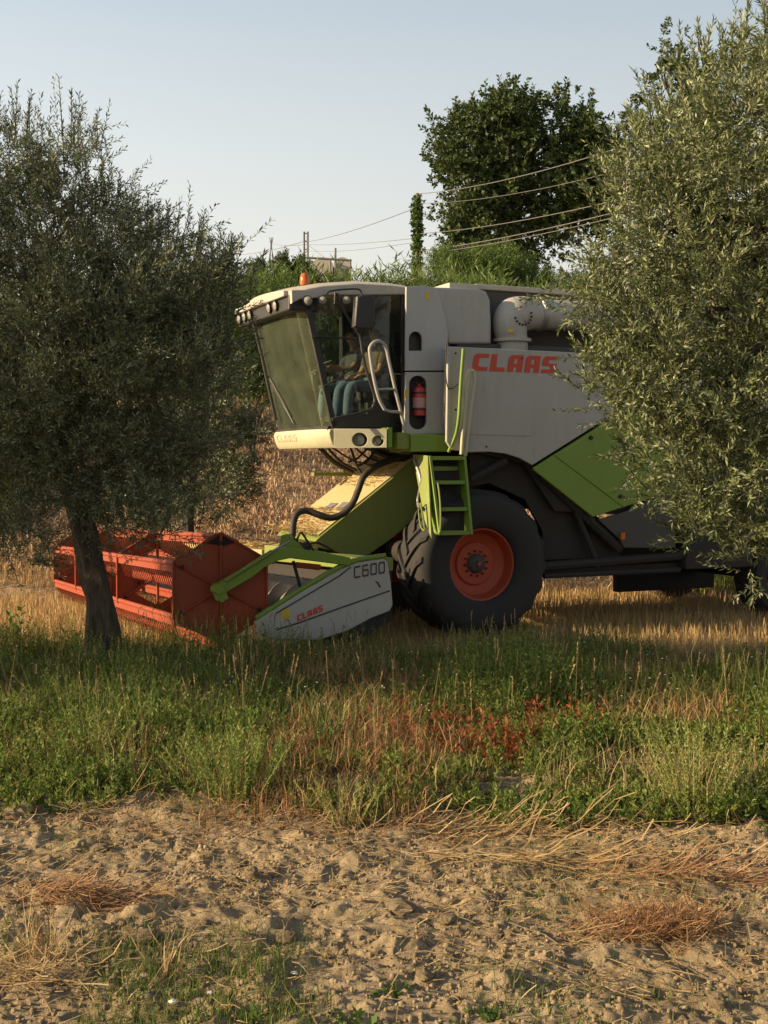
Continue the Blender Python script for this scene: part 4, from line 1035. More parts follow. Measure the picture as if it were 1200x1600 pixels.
    mb = MB(); mb.box((-.1, -.022, 1.155), (-.08, .022, 1.163)); mb.build('mouth', LOGO, p, bevel=.003)
    for s in (-1, 1): mb = MB(); mb.box((-.72, s*.14-.05, .0), (-.44, s*.14+.05, .09)); mb.build('shoe', SEATM, p, bevel=.03)
    return p
def hw(x, y, z): return HARV + ELX*x + ELY*y + Vector((0, 0, z))
person(hw(-1.02, 1.62, zfl+.0), TH, SHIRT, 'driver in dark shirt and jeans gripping the steering wheel behind the windscreen', ((-.38, -.17, .80), (-.38, .17, .80)))
person(hw(-.98, .98, zfl+.0), TH+R(8), SHIRT2, 'passenger in brown shirt and jeans with hands on knees behind the side window', ((-.33, -.12, .64), (-.33, .12, .64)))
ec = side(654.5, 650, py+.09)
fe = empty('fire_extinguisher', hw(ec[0], py+.085, ec[1]), TH, label='red fire extinguisher in the oval niche of the white side panel', cat='fire extinguisher')
MB().lathe([(0, 0), (.07, 0), (.08, .012), (.08, .30), (.07, .34), (.04, .36), (.02, .37), (.02, .385), (0, .385)], (0, 0, .0), 'Z', 24).build('cylinder', EXTRED, fe, True)
MB().box((-.05, -.012, .385), (.03, .012, .40)).build('handle', BLACKP, fe, bevel=.003)
MB().tube(crom([(.02, 0, .39), (.055, -.02, .40), (.085, -.02, .30), (.087, -.02, .12)], 5), .010, 8).build('hose', HOSE, fe, True)
MB().lathe([(.0805, .10), (.082, .10), (.082, .22), (.0805, .22)], (0, 0, 0), 'Z', 24).build('label_band', simple('extinguisher_label', (.55, .3, .28), .4), fe, True)
for z in (.07, .27): MB().lathe([(.081, z), (.084, z), (.084, z+.02), (.081, z+.02)], (0, 0, 0), 'Z', 24).build('strap', BLACKP, fe, True)

# ------------------------------------------------------------ trees
def tb(x, y): return (x, y, float(terrain(x, y)))
# the near left olive
by = 11.0
g = tb(px_world(158, 1050, by).x, by); 
def W(px, py, y): return tuple(px_world(px, py, y))
lob = L3([(20, 290, 85), (110, 300, 80), (60, 380, 110), (165, 390, 90), (245, 425, 80), (305, 440, 55), (350, 430, 26), (60, 500, 130), (180, 510, 120), (275, 520, 95), (325, 505, 45),
          (345, 570, 30), (30, 640, 120), (140, 620, 110), (240, 630, 95), (300, 620, 50), (20, 760, 90), (110, 730, 70), (215, 740, 75), (285, 730, 55), (235, 800, 42), (40, 820, 55), (175, 790, 50), (95, 790, 45), (290, 790, 38), (150, 690, 90), (250, 690, 80), (190, 835, 24), (250, 840, 22), (-110, 380, 150), (-130, 600, 150), (-120, 250, 100)], by, 1.1, 172.7, 2)
sh = [(*W(5, 230, by), .62, 5, 0), (*W(60, 235, by), .62, 9, -.02), (*W(115, 240, by), .70, 11, .02), (*W(150, 290, by), .4, 8, .25), (*W(180, 330, by), .5, 9, .1), (*W(225, 370, by), .45, 9, .15),
      (*W(262, 385, by), .55, 8, .1), (*W(300, 410, by), .42, 8, .2), (*W(335, 425, by), .35, 7, .3), (*W(360, 430, by), .35, 6, .5), (*W(-60, 200, by), .7, 8, 0)]
tree('olive_tree', g, [(g[0], by, g[2]-.1), W(160, 960, by), W(142, 880, by-.03), W(122, 800, by), W(95, 720, by+.1), W(60, 640, by+.2)], [.185, .13, .108, .105, .09, .065],
     [(a0, a1, a2, r0*.86, r1*.86, r2*.86) for a0, a1, a2, r0, r1, r2 in lob], 7600, 27, .052, .0125, OLIVE, BARK, 'dark olive tree with a leaning gnarled trunk in front of the red reel', shoots=sh, limbs=20)
lt = bpy.data.objects['olive_tree']
gb = Vector(g)
for a_, b_2, r0, r1, wb, nn in (((128, 820, .0), (190, 690, .3), .10, .06, .05, 10), ((190, 690, .3), (280, 560, .4), .06, .02, .06, 8), ((100, 730, .0), (150, 560, -.3), .07, .025, .06, 8),
        ((95, 720, .0), (20, 600, -.3), .07, .02, .06, 8), ((60, 470, -.9), (30, 400, -1), .014, .006, .08, 6), ((175, 470, -1), (235, 455, -1.2), .012, .006, .08, 6)):
    mb = MB(); limb(mb, Vector(W(a_[0], a_[1], by+a_[2]))-gb, Vector(W(b_2[0], b_2[1], by+b_2[2]))-gb, r0, r1, wb, nn); mb.build('limb', BARK, lt, True)
# its neighbour in the row, just outside the picture, shades it
nb = lt.copy(); COL.objects.link(nb); nb['label'] = 'neighbouring dark olive tree left of the leaning one, outside the picture'
nb.location = tb(-8.0, 9.3); nb.rotation_euler = (0, 0, R(150))
for ch in list(lt.children):
    c2 = ch.copy(); COL.objects.link(c2); c2.parent = nb
# the near right olive
by = 9.4
g = tb(3.75, 9.6)
lob = L3([(1190, 70, 60), (1130, 150, 55), (1190, 190, 100), (1050, 215, 48), (1110, 260, 80), (1000, 275, 50), (1050, 350, 95), (1180, 350, 120), (965, 310, 30), (1008, 420, 66), (950, 450, 38), (915, 455, 24), (1100, 470, 110), (925, 500, 24), (978, 520, 52),
          (1010, 590, 70), (1190, 560, 120), (1090, 620, 100), (950, 590, 28), (1050, 690, 65), (1150, 720, 100), (1030, 745, 38), (1110, 800, 62), (1080, 830, 25), (1190, 820, 60), (1150, 845, 36), (1030, 700, 40), (975, 640, 30), (1185, 860, 30), (1185, 870, 40), (1330, 250, 170), (1320, 500, 180), (1310, 760, 130), (1290, 80, 110)], by, .85, 202, 2)
sh = [(*W(1120, 120, by), .45, 9, -.05), (*W(1050, 170, by), .48, 9, -.05), (*W(1005, 220, by), .38, 9, -.3), (*W(1180, 60, by), .5, 10, 0), (*W(1150, 90, by), .4, 7, -.1), (*W(960, 290, by), .28, 8, -.7), (*W(930, 430, by), .18, 7, -.7), (*W(930, 570, by), .22, 6, -1.3),
      (*W(1010, 690, by), .2, 6, -1.5)]
tree('olive_tree', g, [(g[0], g[1], g[2]-.1), (g[0]-.05, g[1], 1.2), (g[0]-.1, g[1]-.1, 2.0), (g[0]-.3, g[1]-.1, 2.9), (g[0]-.5, by, 3.6)], [.2, .15, .13, .1, .06],
     [(a0, a1, a2, r0*.80, r1*.80, r2*.80) for a0, a1, a2, r0, r1, r2 in lob], 6700, 26, .056, .0145, OLIVE2, BARK, 'tall sunlit olive tree hiding the rear of the harvester', shoots=sh, limbs=22, spread=.8)
# second olive, behind the header
by = 20.0
g = tb(px_world(292, 832, by).x, by)
lob = L3([(300, 640, 60), (350, 620, 55), (380, 680, 42), (330, 720, 60), (270, 720, 60), (240, 640, 60), (290, 780, 40), (350, 770, 42), (385, 740, 22), (300, 580, 50), (230, 560, 60), (220, 780, 40)], by, 1.0, 95, 2)
tree('olive_tree', g, [(g[0], by, g[2]-.1), W(292, 800, by), W(298, 760, by), W(305, 700, by)], [.13, .10, .09, .05], lob, 2000, 20, .08, .02, OLIVE, BARK,
     'smaller olive tree with short trunk farther back beyond the reel', limbs=10)
# oaks on the ridge
def oak(name, px, ybase, y, lst, base_z, nt, label, rad, trunk_px, lf=.17):
    s = F_PX/y; b = px_world(*trunk_px[0], y)
    lob = L3(lst, y, 2.2, s, 2)
    return tree(name, (b.x, y, b.z), [W(q[0], q[1], y) for q in trunk_px], rad, lob, nt, 14, lf, lf*.62, OAKL, BARK_OAK, label, limbs=26, twl=(.3, .6), upb=.3, clus=(7, .22), spread=1.3, shell=.7, limb_r=.10)
rr = random.Random(5)
oakl = []
for i in range(260):
    a = rr.uniform(0, 6.283); q = math.sqrt(rr.uniform(.0, 1))
    x = 826+140*q*abs(math.cos(a))**.75*(1 if math.cos(a) > 0 else -1); y_ = 284-120*q*abs(math.sin(a))**.85*(1 if math.sin(a) > 0 else -1)
    if y_ > 365 and 850 < x: continue
    if y_ > 360 and x < 690: continue
    if (x-826)/145 > .55 and y_ < 190: continue
    if (x-826)/145 < -.6 and y_ < 195: continue
    oakl.append((x, y_, rr.uniform(13, 26)))
oakl = oakl[:140] + [(715, 392, 18), (730, 370, 20), (705, 372, 12), (900, 330, 18), (930, 300, 14), (945, 265, 13), (880, 345, 13), (855, 360, 10), (700, 345, 12), (795, 158, 18), (855, 170, 18), (915, 205, 14), (735, 180, 18), (955, 290, 14), (945, 330, 14), (930, 250, 20)]
oak('oak_tree', 0, 0, 45, oakl, 6, 4200, 'large dark round crowned oak tree on the ridge behind the harvester', [.42, .34, .30, .24, .16], [(806, 480), (805, 430), (804, 390), (806, 340), (812, 270)])
oakr = [(rr.gauss(1070, 42), rr.gauss(220, 60), rr.uniform(14, 26)) for _ in range(70)] + [(990, 190, 14), (1000, 205, 14), (978, 196, 9), (985, 250, 12), (985, 262, 10), (1010, 180, 14), (1080, 115, 22), (1090, 105, 14)]
oak('oak_tree', 0, 0, 50, oakr, 6, 1500, 'second dark oak tree mostly hidden behind the right olive', [.36, .3, .26, .2], [(1070, 470), (1070, 400), (1068, 330), (1070, 250)])

# shrubs on the bank, each its own
def shrub(name, y, lst, n, mat, label, leaf=.09, wid=.03, dep=.8, up=.7, m=16, tw=(.25, .55), group=None):
    xs = [q[0] for q in lst]; x = sum(xs)/len(xs); p = px_world(x, 700, y); b = tb(p.x, y)
    root = empty(name, b, label=label, cat='shrub', group=group)
    lb = np.array(L3(lst, y, dep, F_PX/y, 2)); lb[:, :3] -= np.array(b)
    P, d, idx = lobe_points(lb, n, .5); D = unit(d*.6+np.array([0, 0, up])+rng.normal(size=P.shape)*.4)
    V, Fc = join(leaf_quads(*twig_leaves(P, D, rng.uniform(*tw, n), m, leaf, wid, .9)))
    npmesh('foliage', V, Fc, 4, mat, root)
    mb = MB()
    for i in range(min(7, len(lb))): limb(mb, (random.uniform(-.2, .2), random.uniform(-.2, .2), -.1), Vector(lb[i, :3]), .04, .01)
    mb.build('stem', BARK, root, True)
    return root
shrub('leafy_shrub', 25, [(395, 520, 40), (360, 560, 40), (420, 560, 34), (400, 470, 30), (430, 490, 30), (380, 600, 34), (425, 610, 26), (350, 500, 34), (440, 450, 18)], 1900, SHRUBL, 'bright green leafy shrub on the bank left of the cab')
shrub('leafy_shrub', 27, [(320, 480, 40), (280, 520, 50), (340, 540, 40), (230, 500, 60), (270, 600, 40)], 1300, SHRUBL, 'darker green shrub on the bank hidden behind the left olive crown')
shrub('conical_shrub', 30, [(403, 445, 12), (404, 430, 9), (405, 420, 5), (398, 455, 16)], 420, OAKL, 'small dark conical shrub, leftmost of three above the cab roof', dep=.3, up=1.5, tw=(.15, .35))
shrub('conical_shrub', 30, [(443, 442, 12), (442, 428, 10), (440, 414, 6), (443, 452, 14)], 520, OAKL, 'tallest dark conical shrub between two others above the cab roof', dep=.3, up=1.5, tw=(.15, .35))
shrub('conical_shrub', 30, [(472, 440, 11), (470, 428, 9), (471, 418, 5), (474, 446, 15)], 420, OAKL, 'dark conical shrub below the double pole', dep=.3, up=1.5, tw=(.15, .35))
shrub('leafy_shrub', 36, [(700, 420, 26), (745, 420, 26), (790, 418, 28), (835, 440, 22), (860, 452, 20), (900, 460, 20), (720, 440, 30), (770, 440, 30), (830, 458, 26), (690, 408, 12)], 2400, SHRUBL, 'wide green shrub in front of the foot of the big oak')
shrub('leafy_shrub', 34, [(950, 450, 30), (1010, 450, 36), (1080, 440, 50), (1160, 450, 50), (940, 470, 30)], 1300, SHRUBL, 'green shrub behind the pale pole at right')
# cane thicket on the crest: nobody could count it
n = 5200; x = rng.uniform(-5.5, 5.5, n); y = rng.uniform(29, 33, n)
O = np.stack([x, y, terrain(x, y)-.1], -1); D = unit(np.array([0, 0, 1.0])+rng.normal(size=(n, 3))*.18)
hh = (px_world(0, 432, 31).z - np.clip((x-2.2)*.35, 0, .5) + rng.normal(size=n)*.12 + (fbm(x, x*0, .9, 3, 77)-.5)*.7) - O[:, 2]
hh = np.clip(hh, .6, 5)*rng.uniform(.75, 1.05, n)
V, Fc = join(leaf_quads(*twig_leaves(O, D, hh, 26, .30, .035, 1.0, jit=.3)), stems_quads(O, D, hh, .02))
tag(npmesh('cane_thicket', V, Fc, 4, CANEL), 'green cane thicket along the crest behind the cab roof', 'thicket', kind='stuff')
# farther greenery to the left and right so the crest does not end
n = 3600; x = rng.uniform(-16, -5, n); y = rng.uniform(28, 34, n)
O = np.stack([x, y, terrain(x, y)-.1], -1); D = unit(np.array([0, 0, 1.0])+rng.normal(size=(n, 3))*.3)
V, Fc = join(leaf_quads(*twig_leaves(O, D, rng.uniform(1, 3.2, n), 24, .16, .05, 1.0, jit=.3)))
tag(npmesh('bramble_thicket', V, Fc, 4, SHRUBL), 'dense green brambles on the bank at far left', 'thicket', kind='stuff')
n = 2600; x = rng.uniform(5, 22, n); y = rng.uniform(32, 38, n)
O = np.stack([x, y, terrain(x, y)-.1], -1); D = unit(np.array([0, 0, 1.0])+rng.normal(size=(n, 3))*.3)
V, Fc = join(leaf_quads(*twig_leaves(O, D, rng.uniform(1, 3.0, n), 24, .2, .06, 1.0, jit=.3)))
tag(npmesh('bramble_thicket', V, Fc, 4, SHRUBL), 'dense green brambles behind the rear of the harvester', 'thicket', kind='stuff')

# ------------------------------------------------------------ hill, poles, wires
def hill():
    xs = np.linspace(-260, 420, 110); ys = np.linspace(230, 560, 50); X, Y = np.meshgrid(xs, ys)
    H_ = 74*np.exp(-((X-135)/85)**2)*np.exp(-((Y-360)/110)**2) + 24*np.exp(-((X-20)/160)**2)*np.exp(-((Y-420)/110)**2)*.6
    Z = 4 + H_ + (fbm(X, Y, .03, 4, 5)-.5)*9*np.clip(H_/30, 0, 1) + fbm(X, Y, .12, 2, 8)*3.5*np.clip(H_/30, 0, 1)
    V = np.stack([X, Y, Z], -1).reshape(-1, 3); n = len(xs); i = np.arange(len(ys)-1)[:, None]*n+np.arange(n-1)[None, :]
    tag(npmesh('hill', V, np.stack([i, i+1, i+n+1, i+n], -1).reshape(-1, 4), 4, HILLM, smooth=True), 'hazy wooded hill on the horizon at right', kind='structure')
hill()
def rod(mb, a, b, r=.02, n=6): mb.tube([a, b], r, n)
p = px_world(652, 430, 38); zt = px_world(652, 302, 38).z
ivy = empty('utility_pole', tb(p.x, 38), label='wooden pole overgrown with ivy left of the big oak', cat='utility pole')
b0 = Vector(ivy.location); MB().tube([(0, 0, -.1), (0, 0, zt-b0.z)], [.08, .06], 10).build('pole', WOODP, ivy, True)
n = 1100; zz = rng.uniform(.2, zt-b0.z-.1, n)*1.0; P = np.stack([rng.normal(size=n)*.06, rng.normal(size=n)*.06, zz], -1); D = unit(np.stack([P[:, 0]*3, P[:, 1]*3, rng.normal(size=n)*.4+.3], -1)+rng.normal(size=(n, 3))*.4)
V, Fc = leaf_quads(*twig_leaves(P, D, rng.uniform(.05, .13, n), 8, .08, .06, 1.1)); npmesh('ivy', V, Fc, 4, IVYL, ivy)
# pale concrete pole in the right olive
p = px_world(976, 455, 24); pt = px_world(984, 235, 24)
pp = empty('utility_pole', tb(p.x, 24), label='slim pale pole standing behind the right olive', cat='utility pole'); q = Vector(pp.location)
MB().tube([(0, 0, -.1), tuple(pt-q)], [.085, .06], 10).build('pole', POLE, pp, True)
ci = px_world(982, 330, 24)-q
MB().box((ci.x-.35, -.03, ci.z-.04), (ci.x+.35, .03, ci.z+.04)).build('crossarm', WOODP, pp)
for dx in (-.3, 0, .3): MB().lathe([(0, 0), (.03, 0), (.045, .03), (.03, .06), (.04, .08), (0, .11)], (ci.x+dx, 0, ci.z+.04), 'Z', 10).build('insulator', POLE, pp, True)
# double pole
dpy = 70
for_ = px_world(478, 400, dpy); dp = empty('double_pole', (for_.x, dpy, float(terrain(for_.x, dpy))), label='thin double pole joined by rungs on the crest left of the cab roof', cat='utility pole'); q = Vector(dp.location)
zt2 = px_world(478, 362, dpy).z
for dx in (-.10, .11): MB().tube([(dx, 0, -.1), (dx, 0, zt2-q.z)], .055, 8).build('pole', WOODP, dp, True)
for k in range(4): MB().tube([(-.12, 0, zt2-q.z-.1-.45*k), (.13, 0, zt2-q.z-.1-.45*k)], .03, 6).build('rung', WOODP, dp, True)
# lattice pylon
ly_ = 180; f_ = px_world(424, 415, ly_); zt3 = px_world(424, 371, ly_).z; q = Vector((f_.x, ly_, float(terrain(f_.x, ly_))))
pn = empty('lattice_pylon', q, label='distant grey lattice power pylon above the left shrubs', cat='pylon'); hp = zt3-q.z
mb = MB()
def wd(t): return .25+1.3*(1-t)**1.3
for sx in (-1, 1):
    for sy in (-1, 1):
        rod(mb, (sx*wd(0), sy*wd(0), 0), (sx*wd(.6), sy*wd(.6), hp*.6), .07, 4); rod(mb, (sx*wd(.6), sy*wd(.6), hp*.6), (0, 0, hp), .06, 4)
N = 9
for k in range(N):
    t0, t1 = k/N, (k+1)/N; a0, a1 = wd(t0), wd(t1)
    for sy in (-1, 1):
        rod(mb, (-a0, sy*a0, hp*t0), (a1, sy*a1, hp*t1), .04, 4); rod(mb, (a0, sy*a0, hp*t0), (-a1, sy*a1, hp*t1), .04, 4)
mb.build('lattice_frame', WIRE, pn)
MB().box((-1.3, -.08, hp*.80), (1.3, .08, hp*.80+.12)).build('crossarm', WIRE, pn)
# low round-roofed shed with a pipe rail, far behind the crest
sy_ = 60; c = px_world(505, 412, sy_); q = Vector((c.x, sy_, float(terrain(c.x, sy_))))
sh_ = empty('round_roofed_shed', q, label='grey round roofed shed just above the cane crest', cat='shed'); top = px_world(505, 406, sy_).z-q.z
pr = [(-.5, -.5), (-.5, top-.3)]+[(-.5+1.0*i/10, top-.3+.3*math.sin(math.pi*i/10)**.7) for i in range(1, 10)]+[(.5, top-.3), (.5, -.5)]
link('wall', plate_mesh('wall', [pr], 1.6, (0, 0, 0), (1, 0, 0), (0, 0, 1)), POLE, sh_)
pr2 = [(.55, -.5), (.55, top-.2)]+[(.55+.8*i/10, top-.2+.25*math.sin(math.pi*i/10)**.7) for i in range(1, 10)]+[(1.35, top-.2), (1.35, -.5)]
link('wall', plate_mesh('wall', [pr2], 1.4, (0, .2, 0), (1, 0, 0), (0, 0, 1)), POLE, sh_)
rz = px_world(480, 405, 55).z; x0 = px_world(482, 0, 55).x; x1 = px_world(549, 0, 55).x
g0 = float(terrain(x0, 55)); rl = empty('pipe_rail', (x0, 55, g0), label='rusty horizontal pipe rail on posts over the cane crest', cat='rail')
MB().tube([(0, 0, rz-g0+.06), (x1-x0, 0, rz-g0-.06)], .05, 8).build('bar', WIRE, rl, True)
for t in (.0, .5, .62, .97): MB().tube([((x1-x0)*t, 0, -.1), ((x1-x0)*t, 0, rz-g0+(.5 if t == .62 else 0))], .045, 8).build('post', WIRE, rl, True)
# wires
def wire(a, b, sag, r, label, y0, y1):
    A = px_world(*a, y0); B = px_world(*b, y1); pts = []
    for i in range(17):
        t = i/16; p = A.lerp(B, t); p.z -= sag*.45*4*t*(1-t); pts.append(p-A)
    o = MB().tube(pts, r*(.6 if y0 > 50 else 1), 5).build('overhead_wire', WIRE, None, True); o.location = A
    tag(o, label, 'wire', 'overhead wires')
wire((654, 303), (985, 225), .35, .011, 'highest pale wire crossing in front of the big oak', 37.9, 24)
wire((656, 318), (984, 262), .35, .007, 'thin dark wire just below the highest wire over the oak', 37.9, 24)
wire((656, 365), (984, 308), .25, .010, 'third wire down crossing the lower oak crown', 37.9, 24)
wire((656, 392), (984, 326), .2, .012, 'lower thick wire crossing the bottom of the oak crown', 37.9, 24)
wire((656, 397), (984, 334), .2, .009, 'lowest wire running beside the lower thick wire', 37.9, 24)
wire((479, 378), (651, 324), .3, .022, 'wire rising from the double pole to the ivy pole', 70, 38)
wire((479, 382), (651, 372), .2, .016, 'upper level wire between double pole and ivy pole', 70, 38)
wire((479, 392), (651, 378), .3, .014, 'lower level wire between double pole and ivy pole', 70, 38)
wire((424, 380), (478, 382), .4, .03, 'short wire between the pylon and the double pole', 180, 70)
wire((370, 398), (478, 376), .4, .03, 'wire running left from the double pole over the shrubs', 110, 70)
wire((479, 380), (515, 408), .05, .02, 'stay wire slanting down right from the double pole', 70, 60)

# ------------------------------------------------------------ ground cover
def mask(x, y, f, s, lo, hi): return np.clip((fbm(x, y, f, 3, s)-lo)/(hi-lo), 0, 1)
def place(n, x0, x1, y0, y1, dens=None, fan=None):
    x = rng.uniform(x0, x1, n); y = rng.uniform(y0, y1, n)
    if fan: x = rng.uniform(-1, 1, n)*(fan*y+.4)
    if dens is not None:
        k = rng.uniform(0, 1, n) < dens(x, y); x, y = x[k], y[k]
    return x, y
def blades(x, y, z, h, w, lean, per=1, bend=.35, droop=0):
    """curved three-piece blades"""
    n = len(x); az = rng.uniform(0, 6.283, n); tilt = rng.normal(size=n)*lean
    d0 = unit(np.stack([np.sin(tilt)*np.cos(az), np.sin(tilt)*np.sin(az), np.cos(tilt)], -1))
    out = np.stack([np.cos(az), np.sin(az), np.zeros(n)], -1)
    b = (rng.uniform(.3, 1, n)*bend)[:, None]
    P0 = np.stack([x, y, z], -1); P1 = P0+d0*(h*.4)[:, None]
    d1 = unit(d0+out*b); P2 = P1+d1*(h*.35)[:, None]; d2 = unit(d1+out*b*1.5+np.array([0, 0, -droop])); P3 = P2+d2*(h*.3)[:, None]
    a2 = rng.uniform(0, 6.283, n); sd_ = np.stack([np.cos(a2), np.sin(a2), np.zeros(n)], -1)*(w/2)[:, None]
    V = np.stack([P0-sd_, P0+sd_, P1-sd_, P1+sd_, P2-sd_*.75, P2+sd_*.75, P3-sd_*.15, P3+sd_*.15], 1).reshape(-1, 3)
    o = np.arange(n)[:, None]*8
    Fc = np.concatenate([o+np.array([[0, 1, 3, 2]]), o+np.array([[2, 3, 5, 4]]), o+np.array([[4, 5, 7, 6]])], 1).reshape(-1, 4)
    return V, Fc
def gz(px, py):
    """ground point under a photo pixel"""
    lo, hi = 3.0, 30.0
    for _ in range(50):
        m_ = (lo+hi)/2; p = px_world(px, py, m_)
        if p.z > float(ground_h(p.x, p.y)): lo = m_
        else: hi = m_
    p = px_world(px, py, lo); return Vector((p.x, p.y, float(ground_h(p.x, p.y))))
THIN = [(gz(px_, py_), rx_, ry_) for px_, py_, rx_, ry_ in ((60, 1180, .22, .45), (450, 1185, .17, .42), (310, 1130, .32, .45), (800, 1225, .22, .3), (200, 1195, .2, .35), (550, 1215, .14, .3), (980, 1190, .25, .3))]
def thin(x, y):
    k = 1.0
    for c, rx_, ry_ in THIN: k = k*(1-.93*np.exp(-((x-c.x)/rx_)**2-((y-c.y+.12)/ry_)**2))
    return k
def band(x, y):      # the strip of weeds: front edge and back edge
    front = 5.62 + (fbm(x, x*0+1, .8, 3, 90)-.5)*1.1 + (vnoise(x*3.3, y*1.5, 95)-.5)*.35 - .25*np.clip((x-.2)/1.5, 0, 1) + .1*np.clip(-x-1, 0, 1)
    back = 12.5 + (fbm(x, x*0+5, .5, 2, 91)-.5)*.7 
    return np.clip((y-front)/.5, 0, 1)*np.clip((back-y)/.6, 0, 1)*thin(x, y)
FAN = .36
def hump(x, y): return (1+.55*np.clip((y-10)/1, 0, 1)*np.clip((-.7-x)/.5, 0, 1))*(.38+1.0*mask(x, y, 1.0, 500, .34, .64)*(.6+.4*mask(x, y, 3.2, 510, .35, .6)))
# leafy and feathery weeds
def weeds(name, n, mat, label, hmin, hmax, m, leaf, wid, seed, spread=.9, lo=.4, hi=.55, up=.28, stem=.004, y0=5.6, y1=12.6, extra=None):
    x, y = place(n, 0, 0, y0, y1, lambda x, y: band(x, y)*(.12+.88*mask(x, y, .9, seed, lo, hi))*(extra(x, y) if extra else 1), fan=FAN)
    n = len(x); z = ground_h(x, y)-.01; O = np.stack([x, y, z], -1)
    tall = .45+.65*mask(x, y, 1.1, seed+7, .36, .62); edge = np.clip((y-5.7)/1.0, .45, 1)
    D = unit(np.array([0, 0, 1.0])+rng.normal(size=(n, 3))*up); L = rng.uniform(hmin, hmax, n)*(.5*tall+.5)*hump(x, y)*edge
    parts = [leaf_quads(*twig_leaves(O, D, L, m, leaf, wid, spread, jit=.35)), stems_quads(O, D, L, stem)]
    V, Fc = join(*parts)
    return tag(npmesh(name, V, Fc, 4, mat), label, 'weeds', kind='stuff')
weeds('leafy_weeds', 24000, WEEDL, 'tangled green leafy weeds between the soil and the stubble', .12, .36, 22, .032, .011, 101)
weeds('feathery_weeds', 11500, FEATH, 'feathery pale green weeds growing through the strip', .14, .42, 30, .024, .005, 140, spread=.7)
weeds('broad_leaved_weeds', 6500, WEEDB, 'patches of larger leaved yellow green weeds in the strip', .08, .30, 14, .052, .020, 410, lo=.46, hi=.56, up=.4)
x, y = place(38000, 0, 0, 5.6, 12.6, lambda x, y: band(x, y)*(.06+.94*mask(x, y, .9, 160, .45, .58)), fan=FAN)
V, Fc = blades(x, y, ground_h(x, y)-.01, rng.uniform(.10, .34, len(x))*hump(x, y)*np.clip((y-5.6)/1.2, .4, 1), rng.uniform(.003, .007, len(x)), .5, bend=.6)
tag(npmesh('green_grass', V, Fc, 4, GRASSL), 'long green grass in the weed strip', 'grass', kind='stuff')
x, y = place(40000, 0, 0, 5.9, 13.0, lambda x, y: np.clip((y-5.9)/.5, 0, 1)*(.06+.94*np.maximum(mask(x, y, 1.1, 180, .52, .64), np.clip((y-11.6)/.8, 0, 1)*.7)), fan=FAN)
V, Fc = blades(x, y, ground_h(x, y)-.01, rng.uniform(.10, .36, len(x)), rng.uniform(.002, .005, len(x)), .8, bend=.8, droop=.4)
tag(npmesh('dry_grass', V, Fc, 4, DRYL), 'bleached dry grass standing among the weeds', 'grass', kind='stuff')
# tall seed heads
x, y = place(420, 0, 0, 7.0, 13.2, lambda x, y: np.clip((y-6.5)/2, 0, 1), fan=FAN)
n = len(x); O = np.stack([x, y, ground_h(x, y)], -1); D = unit(np.array([0, 0, 1.0])+rng.normal(size=(n, 3))*.16); L = rng.uniform(.30, .58, n)
a = stems_quads(O, D, L, .004); b = leaf_quads(*twig_leaves(O+D*(L*.82)[:, None], D, L*.2, 26, .016, .006, .35, jit=.15))
V, Fc = join(a, b); tag(npmesh('seed_head_grass', V, Fc, 4, DRYL), 'tall thin grasses with pale seed heads', 'grass', kind='stuff')
# brown dead matter in patches
x, y = place(36000, 0, 0, 5.2, 11.8, lambda x, y: mask(x, y, 1.0, 210, .48, .58)*np.clip((y-5.5)/.3, 0, 1), fan=FAN)
V, Fc = blades(x, y, ground_h(x, y)+rng.uniform(0, .06, len(x)), rng.uniform(.08, .26, len(x)), rng.uniform(.002, .005, len(x)), 1.1, bend=.9, droop=.6)
tag(npmesh('dead_weeds', V, Fc, 4, BROWNL), 'patches of dead brown weeds among the green', 'weeds', kind='stuff')
# stubble
def stub(n, x0, x1, y0, y1, h0, h1, name, label, mat, lean=.22, w=.0075):
    x, y = place(n, x0, x1, y0, y1, lambda x, y: .55+.45*(np.abs(((x*.25+y*.97)/.16) % 1-.5) < .28))
    V, Fc = blades(x, y, terrain(x, y)-.03, rng.uniform(h0, h1, len(x)), rng.uniform(w*.6, w*1.3, len(x)), lean, bend=.2)
    tag(npmesh(name, V, Fc, 4, mat), label, 'stubble', kind='stuff')
stub(70000, -6.5, 7.5, 12.0, 20.5, .08, .24, 'stubble', 'golden cut cereal stubble under and around the harvester', STUBL)
stub(26000, -10, 9, 20, 27, .06, .14, 'stubble', 'stubble running up to the bank behind the harvester', STUBL, w=.012)
# straw bank: tangled straw
x, y = place(105000, -9, 4.5, 19.5, 30.5, lambda x, y: .35+.65*mask(x, y, 1.6, 240, .38, .55))
V, Fc = blades(x, y, terrain(x, y)-.02+rng.uniform(0, .10, len(x)), rng.uniform(.04, .15, len(x)), rng.uniform(.012, .026, len(x)), 1.1, bend=.7, droop=.4)
STRAWB = multi_leafmat('bank_straw', [(0, (.48, .31, .19)), (.5, (.62, .43, .28)), (.88, (.68, .51, .34)), (1, (.74, .62, .44))], .35)
tag(npmesh('straw_bank', V, Fc, 4, STRAWB), 'tangled dry straw covering the bank behind the feeder', 'straw', kind='stuff')
# green grass at the far right behind the machine, and far left
x, y = place(22000, 5, 14, 19.5, 27); V, Fc = blades(x, y, terrain(x, y), rng.uniform(.15, .4, len(x)), rng.uniform(.008, .02, len(x)), .4)
tag(npmesh('green_grass', V, Fc, 4, GRASSL), 'green grass beyond the rear of the harvester', 'grass', kind='stuff')
x, y = place(14000, -12, -6.3, 20.5, 26); V, Fc = blades(x, y, terrain(x, y), rng.uniform(.2, .6, len(x)), rng.uniform(.01, .02, len(x)), .4)
tag(npmesh('green_grass', V, Fc, 4, GRASSL), 'dark green grass at the foot of the bank at far left', 'grass', kind='stuff')
